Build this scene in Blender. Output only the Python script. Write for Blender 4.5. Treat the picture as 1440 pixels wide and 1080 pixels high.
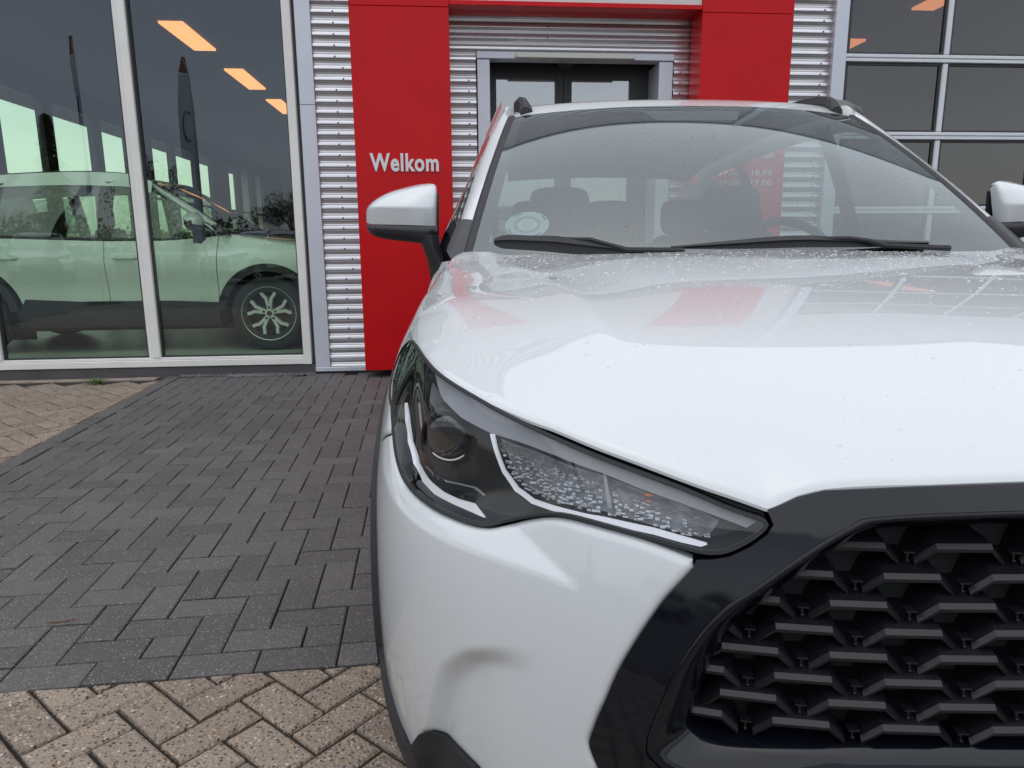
import bpy, math, random
import numpy as np
from mathutils import Vector, Matrix
from mathutils.geometry import delaunay_2d_cdt

for o in list(bpy.data.objects):
    bpy.data.objects.remove(o)
SC = bpy.context.scene
COL = SC.collection
RNG = np.random.default_rng(7)
random.seed(7)

# ------------------------------------------------------------------ camera
FPX, PITCH, ROLL, CAMH = 992.0, math.radians(11.2), -0.0072, 1.085
cp, sp, cr, sr = math.cos(PITCH), math.sin(PITCH), math.cos(ROLL), math.sin(ROLL)
FWD = np.array([0, cp, -sp])
UP0 = np.array([0, sp, cp])
RI0 = np.array([1.0, 0, 0])
RI = cr * RI0 + sr * UP0
UP = -sr * RI0 + cr * UP0
cam = bpy.data.cameras.new('camera')
cam.sensor_width = 36.0
cam.lens = FPX / 1440 * 36
cam.clip_start = 0.02
cam.clip_end = 800
camo = bpy.data.objects.new('camera', cam)
COL.objects.link(camo)
camo.matrix_world = Matrix(((RI[0], UP[0], -FWD[0], 0), (RI[1], UP[1], -FWD[1], 0), (RI[2], UP[2], -FWD[2], CAMH), (0, 0, 0, 1)))
SC.camera = camo

# ------------------------------------------------------------------ sky, sun, exposure
SUN_EL, SUN_ROT = math.radians(86), math.radians(200)
W = bpy.data.worlds.new('World')
SC.world = W
W.use_nodes = True
nt = W.node_tree
for n in list(nt.nodes):
    nt.nodes.remove(n)
wo = nt.nodes.new('ShaderNodeOutputWorld')
bg = nt.nodes.new('ShaderNodeBackground')
sky = nt.nodes.new('ShaderNodeTexSky')
sky.sky_type = 'NISHITA'
sky.sun_disc = False
sky.sun_elevation = SUN_EL
sky.sun_rotation = SUN_ROT
sky.dust_density = 1.0
sky.air_density = 1.0
hs = nt.nodes.new('ShaderNodeHueSaturation')
hs.inputs['Saturation'].default_value = 0.36
ctc = nt.nodes.new('ShaderNodeTexCoord')
cmap = nt.nodes.new('ShaderNodeMapping')
cmap.inputs['Scale'].default_value = (1, 1, 2.6)
cno = nt.nodes.new('ShaderNodeTexNoise')
cno.inputs['Scale'].default_value = 2.2
cno.inputs['Detail'].default_value = 6
crp = nt.nodes.new('ShaderNodeMapRange')
crp.inputs['From Min'].default_value = 0.3
crp.inputs['From Max'].default_value = 0.7
crp.inputs['To Min'].default_value = 0.88
crp.inputs['To Max'].default_value = 1.1
mul = nt.nodes.new('ShaderNodeVectorMath')
mul.operation = 'SCALE'
nt.links.new(ctc.outputs['Generated'], cmap.inputs['Vector'])
nt.links.new(cmap.outputs['Vector'], cno.inputs['Vector'])
nt.links.new(cno.outputs['Fac'], crp.inputs['Value'])
nt.links.new(sky.outputs['Color'], hs.inputs['Color'])
nt.links.new(hs.outputs['Color'], mul.inputs[0])
nt.links.new(crp.outputs['Result'], mul.inputs['Scale'])
nt.links.new(mul.outputs['Vector'], bg.inputs['Color'])
bg.inputs['Strength'].default_value = 0.135
nt.links.new(bg.outputs['Background'], wo.inputs['Surface'])
sl = bpy.data.lights.new('sun', 'SUN')
sl.energy = 1.5
sl.angle = math.radians(122)
sl.color = (0.97, 0.98, 1.0)
so = bpy.data.objects.new('sun', sl)
COL.objects.link(so)
# sun behind the photographer
sd = Vector((math.cos(SUN_EL) * math.sin(SUN_ROT), math.cos(SUN_EL) * math.cos(SUN_ROT), math.sin(SUN_EL)))
so.rotation_euler = sd.to_track_quat('Z', 'Y').to_euler()
so.location = (0, -5, 8)
SC.view_settings.view_transform = 'Standard'
SC.view_settings.look = 'None'
SC.view_settings.gamma = 1
SC.view_settings.exposure = 0.38
SC.cycles.max_bounces = 10
SC.cycles.transparent_max_bounces = 24
SC.cycles.glossy_bounces = 5
SC.cycles.sample_clamp_indirect = 6

# ------------------------------------------------------------------ helpers: objects
def tag(o, label=None, cat=None, group=None, kind=None):
    if label: o['label'] = label
    if cat: o['category'] = cat
    if group: o['group'] = group
    if kind: o['kind'] = kind
    return o


def empty(name, loc=(0, 0, 0), rz=0.0, parent=None):
    o = bpy.data.objects.new(name, None)
    o.empty_display_size = 0.1
    COL.objects.link(o)
    o.location = loc
    o.rotation_euler = (0, 0, rz)
    if parent is not None: o.parent = parent
    return o


def mk(name, V, F, mat, parent=None, smooth=True):
    me = bpy.data.meshes.new(name)
    me.from_pydata([tuple(map(float, v)) for v in V], [], [tuple(int(i) for i in f) for f in F])
    if smooth:
        me.polygons.foreach_set('use_smooth', [True] * len(me.polygons))
    if mat is not None: me.materials.append(mat)
    me.update()
    o = bpy.data.objects.new(name, me)
    COL.objects.link(o)
    if parent is not None: o.parent = parent
    return o


def share(name, me, parent=None, loc=(0, 0, 0), rot=(0, 0, 0), scale=(1, 1, 1)):
    o = bpy.data.objects.new(name, me)
    COL.objects.link(o)
    o.location = loc; o.rotation_euler = rot; o.scale = scale
    if parent is not None: o.parent = parent
    return o


class MB:
    """collects boxes, tubes, grids into one mesh"""
    def __init__(s): s.V, s.F = [], []

    def add(s, V, F):
        b = len(s.V)
        s.V += [tuple(v) for v in V]
        s.F += [tuple(i + b for i in f) for f in F]
        return s

    def box(s, x0, x1, y0, y1, z0, z1, bev=0.0):
        if bev <= 0:
            V = [(x, y, z) for z in (z0, z1) for y in (y0, y1) for x in (x0, x1)]
            F = [(0, 2, 3, 1), (4, 5, 7, 6), (0, 1, 5, 4), (2, 6, 7, 3), (0, 4, 6, 2), (1, 3, 7, 5)]
            return s.add(V, F)
        X = (x0, x0 + bev, x1 - bev, x1); Y = (y0, y0 + bev, y1 - bev, y1); Z = (z0, z0 + bev, z1 - bev, z1)
        V, F = [], []
        idx = {}
        def vid(i, j, k):
            if (i, j, k) not in idx:
                idx[(i, j, k)] = len(V); V.append((X[i], Y[j], Z[k]))
            return idx[(i, j, k)]
        for k in (0, 3):
            q = [vid(1, 1, k), vid(2, 1, k), vid(2, 2, k), vid(1, 2, k)]
            F.append(q if k else q[::-1])
        for j in (0, 3):
            q = [vid(1, j, 1), vid(2, j, 1), vid(2, j, 2), vid(1, j, 2)]
            F.append(q[::-1] if j else q)
        for i in (0, 3):
            q = [vid(i, 1, 1), vid(i, 2, 1), vid(i, 2, 2), vid(i, 1, 2)]
            F.append(q if i else q[::-1])
        for j in (1, 2):
            for k in (1, 2):
                a, b = (0 if j == 1 else 3), (0 if k == 1 else 3)
                q = [vid(1, a, k), vid(2, a, k), vid(2, j, b), vid(1, j, b)]
                F.append(q if (j == 1) != (k == 1) else q[::-1])
        for i in (1, 2):
            for k in (1, 2):
                a, b = (0 if i == 1 else 3), (0 if k == 1 else 3)
                q = [vid(a, 1, k), vid(a, 2, k), vid(i, 2, b), vid(i, 1, b)]
                F.append(q[::-1] if (i == 1) != (k == 1) else q)
        for i in (1, 2):
            for j in (1, 2):
                a, b = (0 if i == 1 else 3), (0 if j == 1 else 3)
                q = [vid(a, j, 1), vid(a, j, 2), vid(i, b, 2), vid(i, b, 1)]
                F.append(q if (i == 1) != (j == 1) else q[::-1])
        for i in (1, 2):
            for j in (1, 2):
                for k in (1, 2):
                    a, b, c = (0 if i == 1 else 3), (0 if j == 1 else 3), (0 if k == 1 else 3)
                    q = [vid(a, j, k), vid(i, b, k), vid(i, j, c)]
                    n = (i == 1) + (j == 1) + (k == 1)
                    F.append(q if n % 2 == 0 else q[::-1])
        return s.add(V, F)

    def tube(s, pts, r, n=8, cap=True, flat=1.0):
        pts = [np.array(p, float) for p in pts]
        m = len(pts)
        rs = r if hasattr(r, '__len__') else [r] * m
        V, F = [], []
        for i, p in enumerate(pts):
            t = pts[min(i + 1, m - 1)] - pts[max(i - 1, 0)]
            t /= np.linalg.norm(t) + 1e-12
            a = np.array([0, 0, 1.0]) if abs(t[2]) < 0.9 else np.array([1.0, 0, 0])
            u = np.cross(t, a); u /= np.linalg.norm(u)
            w = np.cross(u, t)
            for k in range(n):
                th = 2 * math.pi * k / n
                V.append(p + rs[i] * (math.cos(th) * u + flat * math.sin(th) * w))
        for i in range(m - 1):
            for k in range(n):
                k2 = (k + 1) % n
                F.append((i * n + k, (i + 1) * n + k, (i + 1) * n + k2, i * n + k2))
        if cap:
            F.append(tuple(range(n)))
            F.append(tuple((m - 1) * n + k for k in range(n))[::-1])
        return s.add(V, F)

    def grid(s, P, flip=False, closed=False):
        P = np.asarray(P)
        r, c = P.shape[:2]
        F = []
        for i in range(r - 1):
            for j in range(c if closed else c - 1):
                j2 = (j + 1) % c
                q = (i * c + j, i * c + j2, (i + 1) * c + j2, (i + 1) * c + j)
                F.append(q[::-1] if flip else q)
        return s.add(P.reshape(-1, 3), F)

    def build(s, name, mat, parent=None, smooth=False):
        return mk(name, s.V, s.F, mat, parent, smooth)


# ------------------------------------------------------------------ helpers: materials
def mat(name):
    m = bpy.data.materials.new(name)
    m.use_nodes = True
    return m, m.node_tree, m.node_tree.nodes['Principled BSDF']


def simple(name, col, rough=0.5, metal=0.0, coat=0.0, bump=0.0, bscale=60, var=0.0, spec=0.5, coat_rough=0.03):
    m, t, b = mat(name)
    b.inputs['Base Color'].default_value = (*col, 1)
    b.inputs['Roughness'].default_value = rough
    b.inputs['Metallic'].default_value = metal
    b.inputs['Coat Weight'].default_value = coat
    b.inputs['Coat Roughness'].default_value = coat_rough
    b.inputs['Specular IOR Level'].default_value = spec
    if bump or var:
        tc = t.nodes.new('ShaderNodeTexCoord')
        no = t.nodes.new('ShaderNodeTexNoise')
        no.inputs['Scale'].default_value = bscale
        no.inputs['Detail'].default_value = 5
        t.links.new(tc.outputs['Object'], no.inputs['Vector'])
        if bump:
            bp = t.nodes.new('ShaderNodeBump')
            bp.inputs['Strength'].default_value = bump
            bp.inputs['Distance'].default_value = 0.004
            t.links.new(no.outputs['Fac'], bp.inputs['Height'])
            t.links.new(bp.outputs['Normal'], b.inputs['Normal'])
        if var:
            n2 = t.nodes.new('ShaderNodeTexNoise')
            n2.inputs['Scale'].default_value = 3.0
            n2.inputs['Detail'].default_value = 6
            t.links.new(tc.outputs['Object'], n2.inputs['Vector'])
            mr = t.nodes.new('ShaderNodeMapRange')
            mr.inputs['From Min'].default_value = 0.3
            mr.inputs['From Max'].default_value = 0.7
            mr.inputs['To Min'].default_value = 1 - var
            mr.inputs['To Max'].default_value = 1 + var
            t.links.new(n2.outputs['Fac'], mr.inputs['Value'])
            vm = t.nodes.new('ShaderNodeVectorMath'); vm.operation = 'SCALE'
            vm.inputs[0].default_value = col
            t.links.new(mr.outputs['Result'], vm.inputs['Scale'])
            t.links.new(vm.outputs['Vector'], b.inputs['Base Color'])
    return m


def glass(name, tint, f0=0.08, rough=0.0, refl=(1, 1, 1), film=0.0):
    """thin pane: tinted see-through plus an angle dependent mirror"""
    m, t, b = mat(name)
    t.nodes.remove(b)
    out = t.nodes['Material Output']
    tr = t.nodes.new('ShaderNodeBsdfTransparent')
    tr.inputs['Color'].default_value = (*tint, 1)
    gl = t.nodes.new('ShaderNodeBsdfGlossy')
    gl.inputs['Roughness'].default_value = rough
    gl.inputs['Color'].default_value = (*refl, 1)
    ge = t.nodes.new('ShaderNodeNewGeometry')
    dt = t.nodes.new('ShaderNodeVectorMath'); dt.operation = 'DOT_PRODUCT'
    t.links.new(ge.outputs['Normal'], dt.inputs[0])
    t.links.new(ge.outputs['Incoming'], dt.inputs[1])
    ab = t.nodes.new('ShaderNodeMath'); ab.operation = 'ABSOLUTE'
    t.links.new(dt.outputs['Value'], ab.inputs[0])
    su = t.nodes.new('ShaderNodeMath'); su.operation = 'SUBTRACT'; su.inputs[0].default_value = 1.0
    t.links.new(ab.outputs[0], su.inputs[1])
    pw = t.nodes.new('ShaderNodeMath'); pw.operation = 'POWER'; pw.inputs[1].default_value = 4.5
    t.links.new(su.outputs[0], pw.inputs[0])
    ma = t.nodes.new('ShaderNodeMath'); ma.operation = 'MULTIPLY_ADD'
    ma.inputs[1].default_value = 1 - f0; ma.inputs[2].default_value = f0
    t.links.new(pw.outputs[0], ma.inputs[0])
    mx = t.nodes.new('ShaderNodeMixShader')
    t.links.new(ma.outputs[0], mx.inputs['Fac'])
    t.links.new(tr.outputs[0], mx.inputs[1])
    t.links.new(gl.outputs[0], mx.inputs[2])
    last = mx
    if film:                                             # thin dust film; its diffuse colour also paints in pale glare haze
        df = t.nodes.new('ShaderNodeBsdfDiffuse'); df.inputs['Color'].default_value = (.62, .68, .69, 1)
        m2 = t.nodes.new('ShaderNodeMixShader'); m2.inputs['Fac'].default_value = film
        t.links.new(mx.outputs[0], m2.inputs[1]); t.links.new(df.outputs[0], m2.inputs[2])
        last = m2
    t.links.new(last.outputs[0], out.inputs['Surface'])
    return m


def emit(name, col, s):
    m, t, b = mat(name)
    b.inputs['Base Color'].default_value = (*col, 1)
    b.inputs['Emission Color'].default_value = (*col, 1)
    b.inputs['Emission Strength'].default_value = s
    return m


def ramp(t, stops):
    r = t.nodes.new('ShaderNodeValToRGB')
    e = r.color_ramp.elements
    while len(e) < len(stops): e.new(0.5)
    for el, (p, c) in zip(e, stops):
        el.position = p; el.color = (*c, 1)
    return r


def paver_mat(name, cols, speck, speck_amt, scale, bump, rough):
    """concrete block with stone grains; tone differs from block to block"""
    m, t, b = mat(name)
    L = t.links.new
    tc = t.nodes.new('ShaderNodeTexCoord')
    oi = t.nodes.new('ShaderNodeObjectInfo')
    ge = t.nodes.new('ShaderNodeNewGeometry')
    pos = ge.outputs['Position']
    no = t.nodes.new('ShaderNodeTexNoise'); no.inputs['Scale'].default_value = 240; no.inputs['Detail'].default_value = 4
    L(pos, no.inputs['Vector'])
    r1 = ramp(t, cols)
    r1.color_ramp.elements[0].position = 0.3
    L(no.outputs['Fac'], r1.inputs['Fac'])
    big = t.nodes.new('ShaderNodeTexNoise'); big.inputs['Scale'].default_value = 2.3; big.inputs['Detail'].default_value = 5
    L(pos, big.inputs['Vector'])
    ad = t.nodes.new('ShaderNodeMath'); ad.operation = 'ADD'
    L(oi.outputs['Random'], ad.inputs[0]); L(big.outputs['Fac'], ad.inputs[1])
    mr = t.nodes.new('ShaderNodeMapRange')
    mr.inputs['From Min'].default_value = 0.3; mr.inputs['From Max'].default_value = 1.7
    mr.inputs['To Min'].default_value = 0.76; mr.inputs['To Max'].default_value = 1.24
    L(ad.outputs[0], mr.inputs['Value'])
    vs = t.nodes.new('ShaderNodeVectorMath'); vs.operation = 'SCALE'
    L(r1.outputs['Color'], vs.inputs[0]); L(mr.outputs['Result'], vs.inputs['Scale'])
    # stone grains
    vo = t.nodes.new('ShaderNodeTexVoronoi'); vo.inputs['Scale'].default_value = scale
    L(pos, vo.inputs['Vector'])
    sep = t.nodes.new('ShaderNodeSeparateColor'); L(vo.outputs['Color'], sep.inputs['Color'])
    lt = t.nodes.new('ShaderNodeMath'); lt.operation = 'LESS_THAN'; lt.inputs[1].default_value = speck_amt
    L(sep.outputs[0], lt.inputs[0])
    ds = t.nodes.new('ShaderNodeMapRange')
    ds.inputs['From Min'].default_value = 0.48; ds.inputs['From Max'].default_value = 0.36
    L(vo.outputs['Distance'], ds.inputs['Value'])
    ml = t.nodes.new('ShaderNodeMath'); ml.operation = 'MULTIPLY'
    L(lt.outputs[0], ml.inputs[0]); L(ds.outputs['Result'], ml.inputs[1])
    r2 = ramp(t, speck); L(sep.outputs[1], r2.inputs['Fac'])
    mx = t.nodes.new('ShaderNodeMix'); mx.data_type = 'RGBA'
    L(ml.outputs[0], mx.inputs[0]); L(vs.outputs['Vector'], mx.inputs[6]); L(r2.outputs['Color'], mx.inputs[7])
    L(mx.outputs[2], b.inputs['Base Color'])
    b.inputs['Roughness'].default_value = rough
    bp = t.nodes.new('ShaderNodeBump'); bp.inputs['Strength'].default_value = bump; bp.inputs['Distance'].default_value = 0.003
    sm = t.nodes.new('ShaderNodeMath'); sm.operation = 'SUBTRACT'
    L(no.outputs['Fac'], sm.inputs[0]); L(vo.outputs['Distance'], sm.inputs[1])
    L(sm.outputs[0], bp.inputs['Height']); L(bp.outputs['Normal'], b.inputs['Normal'])
    return m


M = {}
M['paint'] = simple('pearl_white_paint', (0.59, 0.61, 0.615), 0.32, coat=1.0, coat_rough=0.02)
M['gloss_black'] = simple('gloss_black_plastic', (0.004, 0.0045, 0.008), 0.07, spec=0.42)
M['satin_black'] = simple('satin_black_plastic', (0.022, 0.022, 0.026), 0.34, bump=0.03, bscale=500)
M['fin'] = simple('grille_plastic', (0.008, 0.008, 0.0105), 0.36, bump=0.03, bscale=500)
M['matte_black'] = simple('rough_black_plastic', (0.018, 0.018, 0.02), 0.62, bump=0.12, bscale=700)
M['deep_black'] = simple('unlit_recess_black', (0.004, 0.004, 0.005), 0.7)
M['rubber'] = simple('rubber', (0.012, 0.012, 0.013), 0.6)
M['tyre'] = simple('tyre_rubber', (0.015, 0.015, 0.016), 0.75, bump=0.1, bscale=200)
M['chrome'] = simple('chrome', (0.7, 0.71, 0.73), 0.12, metal=1.0)
M['cell'] = simple('reflector_cell', (.36, .37, .39), .28, metal=.6)
M['rim'] = simple('alloy', (0.62, 0.63, 0.64), 0.3, metal=0.3, coat=0.4)
M['drl'] = simple('white_light_guide', (0.9, 0.9, 0.92), 0.3, coat=0.3)
M['lamp_grey'] = simple('lamp_bezel_grey', (0.27, 0.275, 0.295), 0.3)
M['amber'] = simple('amber_reflector', (0.6, 0.13, 0.03), 0.3, metal=0.3)
M['lens_black'] = simple('lamp_gloss_black', (0.006, 0.006, 0.008), 0.06, coat=1)
M['lamp_inner'] = simple('lamp_inner_black', (.005, .005, .006), .25, spec=.3)
M['lens'] = glass('clear_lamp_cover', (0.95, 0.96, 0.97), 0.05)
M['wind'] = glass('windscreen_glass', (0.52, 0.60, 0.585), 0.128, film=.015, refl=(.92, .99, 1.0))
M['side_glass'] = glass('side_window_glass', (0.66, 0.74, 0.70), 0.08)
M['dark_glass'] = glass('dark_rear_glass', (0.3, 0.36, 0.35), 0.09)
M['interior'] = simple('cabin_trim', (0.02, 0.021, 0.023), 0.7)
M['seat'] = simple('seat_cloth', (.045, .046, .05), 0.9, bump=0.2, bscale=300)
M['liner'] = simple('headliner', (0.16, 0.16, 0.155), 0.9)
M['drop'] = glass('water_drop', (0.93, 0.95, 0.96), 0.2)
M['sticker'] = simple('translucent_sticker', (0.42, 0.5, 0.5), 0.5)
M['sticker2'] = simple('sticker_ring', (0.2, 0.24, 0.25), 0.5)

# ------------------------------------------------------------------ maths
def spline(x, y):
    """natural cubic spline; y may be (n,) or (n,k)"""
    x = np.asarray(x, float); y = np.asarray(y, float)
    y2 = y if y.ndim > 1 else y[:, None]
    n = len(x); h = np.diff(x)
    A = np.zeros((n, n)); B = np.zeros_like(y2)
    A[0, 0] = A[-1, -1] = 1
    for i in range(1, n - 1):
        A[i, i - 1] = h[i - 1]; A[i, i] = 2 * (h[i - 1] + h[i]); A[i, i + 1] = h[i]
        B[i] = 6 * ((y2[i + 1] - y2[i]) / h[i] - (y2[i] - y2[i - 1]) / h[i - 1])
    Mm = np.linalg.solve(A, B)
    def f(q):
        q = np.asarray(q, float)
        i = np.clip(np.searchsorted(x, q) - 1, 0, n - 2)
        hh = h[i]; a = (x[i + 1] - q) / hh; b = (q - x[i]) / hh
        r = a[..., None] * y2[i] + b[..., None] * y2[i + 1] + ((a ** 3 - a)[..., None] * Mm[i] + (b ** 3 - b)[..., None] * Mm[i + 1]) * (hh ** 2)[..., None] / 6
        return r if y.ndim > 1 else r[..., 0]
    return f


def sstep(a, b, x):
    t = np.clip((x - a) / (b - a), 0, 1)
    return t * t * (3 - 2 * t)


def inside(P, poly):
    P = np.asarray(P); poly = np.asarray(poly)
    r = np.zeros(len(P), bool)
    x, y = P[:, 0], P[:, 1]
    j = len(poly) - 1
    for i in range(len(poly)):
        xi, yi = poly[i]; xj, yj = poly[j]
        if yi != yj:
            c = ((yi > y) != (yj > y)) & (x < (xj - xi) * (y - yi) / (yj - yi) + xi)
            r ^= c
        j = i
    return r


def segdist(P, poly, closed=True):
    P = np.asarray(P); poly = np.asarray(poly)
    d = np.full(len(P), 1e9)
    n = len(poly)
    for i in range(n if closed else n - 1):
        a, b = poly[i], poly[(i + 1) % n]
        ab = b - a
        t = np.clip(((P - a) @ ab) / (ab @ ab + 1e-18), 0, 1)
        d = np.minimum(d, np.linalg.norm(P - (a + t[:, None] * ab), axis=1))
    return d


def dens(poly, h, closed=True):
    poly = np.asarray(poly, float)
    out = []
    n = len(poly)
    for i in range(n if closed else n - 1):
        a, b = poly[i], poly[(i + 1) % n]
        k = max(1, int(np.ceil(np.linalg.norm(b - a) / h)))
        for q in range(k): out.append(a + (b - a) * q / k)
    if not closed: out.append(poly[-1])
    return np.array(out)


def smooth_poly(pts, k=6):
    """open Catmull-Rom through the points"""
    p = np.asarray(pts, float)
    out = []
    for i in range(len(p) - 1):
        p0, p1, p2, p3 = p[max(i - 1, 0)], p[i], p[i + 1], p[min(i + 2, len(p) - 1)]
        for q in range(k):
            t = q / k
            out.append(0.5 * ((2 * p1) + (-p0 + p2) * t + (2 * p0 - 5 * p1 + 4 * p2 - p3) * t * t + (-p0 + 3 * p1 - 3 * p2 + p3) * t ** 3))
    out.append(p[-1])
    return np.array(out)


def triangulate(poly, holes=(), h=0.02, hb=None, rings=()):
    """CDT of a 2D region -> points, triangles (CCW), boundary loops"""
    hb = hb or h
    loops = [dens(poly, hb)] + [dens(q, hb) for q in holes]
    lo, hi = loops[0].min(0), loops[0].max(0)
    gx = np.arange(lo[0], hi[0], h); gy = np.arange(lo[1], hi[1], h * 0.87)
    G = np.array([(x + (0.5 * h if j % 2 else 0), y) for j, y in enumerate(gy) for x in gx]) if len(gx) and len(gy) else np.zeros((0, 2))
    if len(G):
        ok = inside(G, loops[0])
        for q in loops[1:]: ok &= ~inside(G, q)
        G = G[ok]
        d = np.full(len(G), 1e9)
        for q in loops: d = np.minimum(d, segdist(G, q))
        G = G[d > (0.45 * min(h, hb) if not rings else rings[-1] + .4 * h)]
    extra = []
    for rd in rings:
        for q in loops:
            t = np.roll(q, -1, 0) - np.roll(q, 1, 0); t /= np.linalg.norm(t, axis=1, keepdims=True) + 1e-12
            for sg in (-1, 1):
                c = q + np.stack([-t[:, 1], t[:, 0]], -1) * rd * sg
                ok = inside(c, loops[0])
                for q2 in loops[1:]: ok &= ~inside(c, q2)
                c = c[ok]
                if len(c):
                    d2 = np.full(len(c), 1e9)
                    for q2 in loops: d2 = np.minimum(d2, segdist(c, q2))
                    extra.append(c[d2 > rd * .85])
    if extra: G = np.vstack([G] + extra)
    pts, edges = [], []
    for q in loops:
        b = len(pts)
        pts += [Vector(v) for v in q]
        edges += [(b + i, b + (i + 1) % len(q)) for i in range(len(q))]
    pts += [Vector(v) for v in G]
    r = delaunay_2d_cdt(pts, edges, [], 0, 1e-9)
    V = np.array([tuple(v) for v in r[0]])
    T = np.array([f for f in r[2] if len(f) == 3])
    c = V[T].mean(1)
    ok = inside(c, loops[0])
    for q in loops[1:]: ok &= ~inside(c, q)
    T = T[ok]
    e1, e2 = V[T[:, 1]] - V[T[:, 0]], V[T[:, 2]] - V[T[:, 0]]
    neg = (e1[:, 0] * e2[:, 1] - e1[:, 1] * e2[:, 0]) < 0
    T[neg] = T[neg][:, ::-1]
    # drop needle triangles along the rims: they would spoil the smooth normals
    A_ = np.abs((V[T[:, 1], 0] - V[T[:, 0], 0]) * (V[T[:, 2], 1] - V[T[:, 0], 1]) - (V[T[:, 1], 1] - V[T[:, 0], 1]) * (V[T[:, 2], 0] - V[T[:, 0], 0]))
    L2 = np.max([((V[T[:, i]] - V[T[:, (i + 1) % 3]]) ** 2).sum(1) for i in range(3)], 0)
    T = T[A_ > .035 * L2]
    return V, T, loops


# ------------------------------------------------------------------ the car: body surface
TH = math.radians(1.5)
CT, ST = math.cos(TH), math.sin(TH)
CAR0 = np.array([0.645, 0.62])
#   plan outline, lateral a (towards the picture's left) and distance y behind the nose
PLAN = [(0, 0), (.2, .006), (.4, .034), (.55, .084), (.664, .15), (.753, .243), (.816, .353), (.854, .478), (.8745, .62), (.886, .78), (.892, 1.0), (.896, 1.5), (.896, 2.5), (.892, 3.3), (.87, 3.8), (.825, 4.15), (.745, 4.33), (.6, 4.42), (.3, 4.455), (0, 4.46)]
_p = np.array(PLAN, float)
# close the symmetry so that the nose and the tail have no corner on the centre line
_m = np.vstack([[-_p[2, 0], _p[2, 1]], [-_p[1, 0], _p[1, 1]], _p, [-_p[-2, 0], _p[-2, 1]]])
_s = np.concatenate([[0], np.cumsum(np.linalg.norm(np.diff(_m, axis=0), axis=1))]); _s -= _s[2]
PLN = spline(_s, _m)
S_END = _s[-2]
_sq = np.linspace(0, S_END, 3000); _pq = PLN(_sq)
def s_of_y(y):
    k = (_pq[:, 1] > 0.3) & (_pq[:, 1] < 4.25)
    return np.interp(y, _pq[k, 1], _sq[k])


ZK = [.1, .2, .3, .4, .5, .6, .7, .75, .8, .85, .9, .95, 1.0, 1.05, 1.12]
DT = [  # (s station, offsets at ZK)
    (0.00, [-.16, -.10, -.03, .0, .004, .0, -.018, -.032, -.052, -.082, -.13, -.2, -.28, -.37, -.5]),
    (0.40, [-.16, -.10, -.03, .0, .004, .0, -.018, -.032, -.052, -.08, -.12, -.18, -.25, -.33, -.44]),
    (0.75, [-.13, -.085, -.03, -.005, .002, .0, -.012, -.024, -.04, -.06, -.09, -.135, -.19, -.25, -.34]),
    (1.05, [-.08, -.048, -.016, -.003, .001, .0, -.006, -.013, -.023, -.038, -.058, -.086, -.12, -.155, -.21]),
    (1.45, [-.07, -.045, -.02, -.006, .0, .0, -.003, -.009, -.016, -.027, -.043, -.066, -.093, -.122, -.165]),
    (1.90, [-.07, -.045, -.024, -.016, -.012, -.01, -.004, -.004, -.01, -.02, -.034, -.05, -.07, -.096, -.135]),
    (2.60, [-.08, -.05, -.034, -.032, -.032, -.028, -.012, -.004, .0, -.006, -.018, -.03, -.044, -.062, -.09]),
    (3.50, [-.08, -.05, -.034, -.032, -.032, -.026, -.01, -.002, .002, -.002, -.012, -.022, -.034, -.048, -.07]),
    (4.30, [-.08, -.045, -.02, -.008, -.002, .0, .0, .0, .0, -.006, -.014, -.022, -.032, -.044, -.065]),
    (5.00, [-.1, -.06, -.02, .0, .0, -.002, -.006, -.01, -.016, -.022, -.03, -.04, -.05, -.065, -.1]),
    (S_END, [-.12, -.08, -.03, .0, .0, -.006, -.016, -.022, -.03, -.04, -.055, -.07, -.09, -.11, -.16]),
]
_zg = np.linspace(.1, 1.12, 205)
_tab = np.array([spline(ZK, d)(_zg) for _, d in DT])
_sg = np.linspace(0, S_END, 700)
DTAB = spline([s for s, _ in DT], _tab)(_sg)
FEAT = []


def dshell(s, z):
    a = np.clip(np.abs(s), 0, S_END - 1e-6) / S_END * 699
    b = np.clip((z - .1) / 1.02, 0, .99999) * 204
    i, j = a.astype(int), b.astype(int)
    i = np.minimum(i, 698); j = np.minimum(j, 203)
    fa, fb = a - i, b - j
    d = (DTAB[i, j] * (1 - fa) * (1 - fb) + DTAB[i + 1, j] * fa * (1 - fb) + DTAB[i, j + 1] * (1 - fa) * fb + DTAB[i + 1, j + 1] * fa * fb)
    for f in FEAT: d = d + f(np.abs(s), z)
    return d


def shell(s, z, off=0.0):
    """car-frame point (x to the picture's right, y to the rear) of the body surface"""
    s = np.asarray(s, float); z = np.asarray(z, float)
    sa = np.abs(s)
    p = PLN(sa); e = 1e-3
    t = PLN(sa + e) - PLN(np.maximum(sa - e, -0.3))
    t /= np.linalg.norm(t, axis=-1, keepdims=True)
    n = np.stack([t[..., 1], -t[..., 0]], -1)
    d = dshell(s, z) + off
    q = p + n * d[..., None]
    return np.stack([-q[..., 0] * np.where(s < 0, -1, 1), q[..., 1], z], -1)


def to_world(P):
    P = np.asarray(P)
    return np.stack([CAR0[0] + P[..., 0] * CT - P[..., 1] * ST, CAR0[1] + P[..., 0] * ST + P[..., 1] * CT, P[..., 2]], -1)


def to_car(Q):
    X, Y = Q[..., 0] - CAR0[0], Q[..., 1] - CAR0[1]
    return np.stack([X * CT + Y * ST, -X * ST + Y * CT, Q[..., 2]], -1)


def pix(Pw):
    Q = np.asarray(Pw) - np.array([0, 0, CAMH])
    zc = Q @ FWD
    return np.stack([720 + FPX * (Q @ RI) / zc, 540 - FPX * (Q @ UP) / zc], -1)


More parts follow.
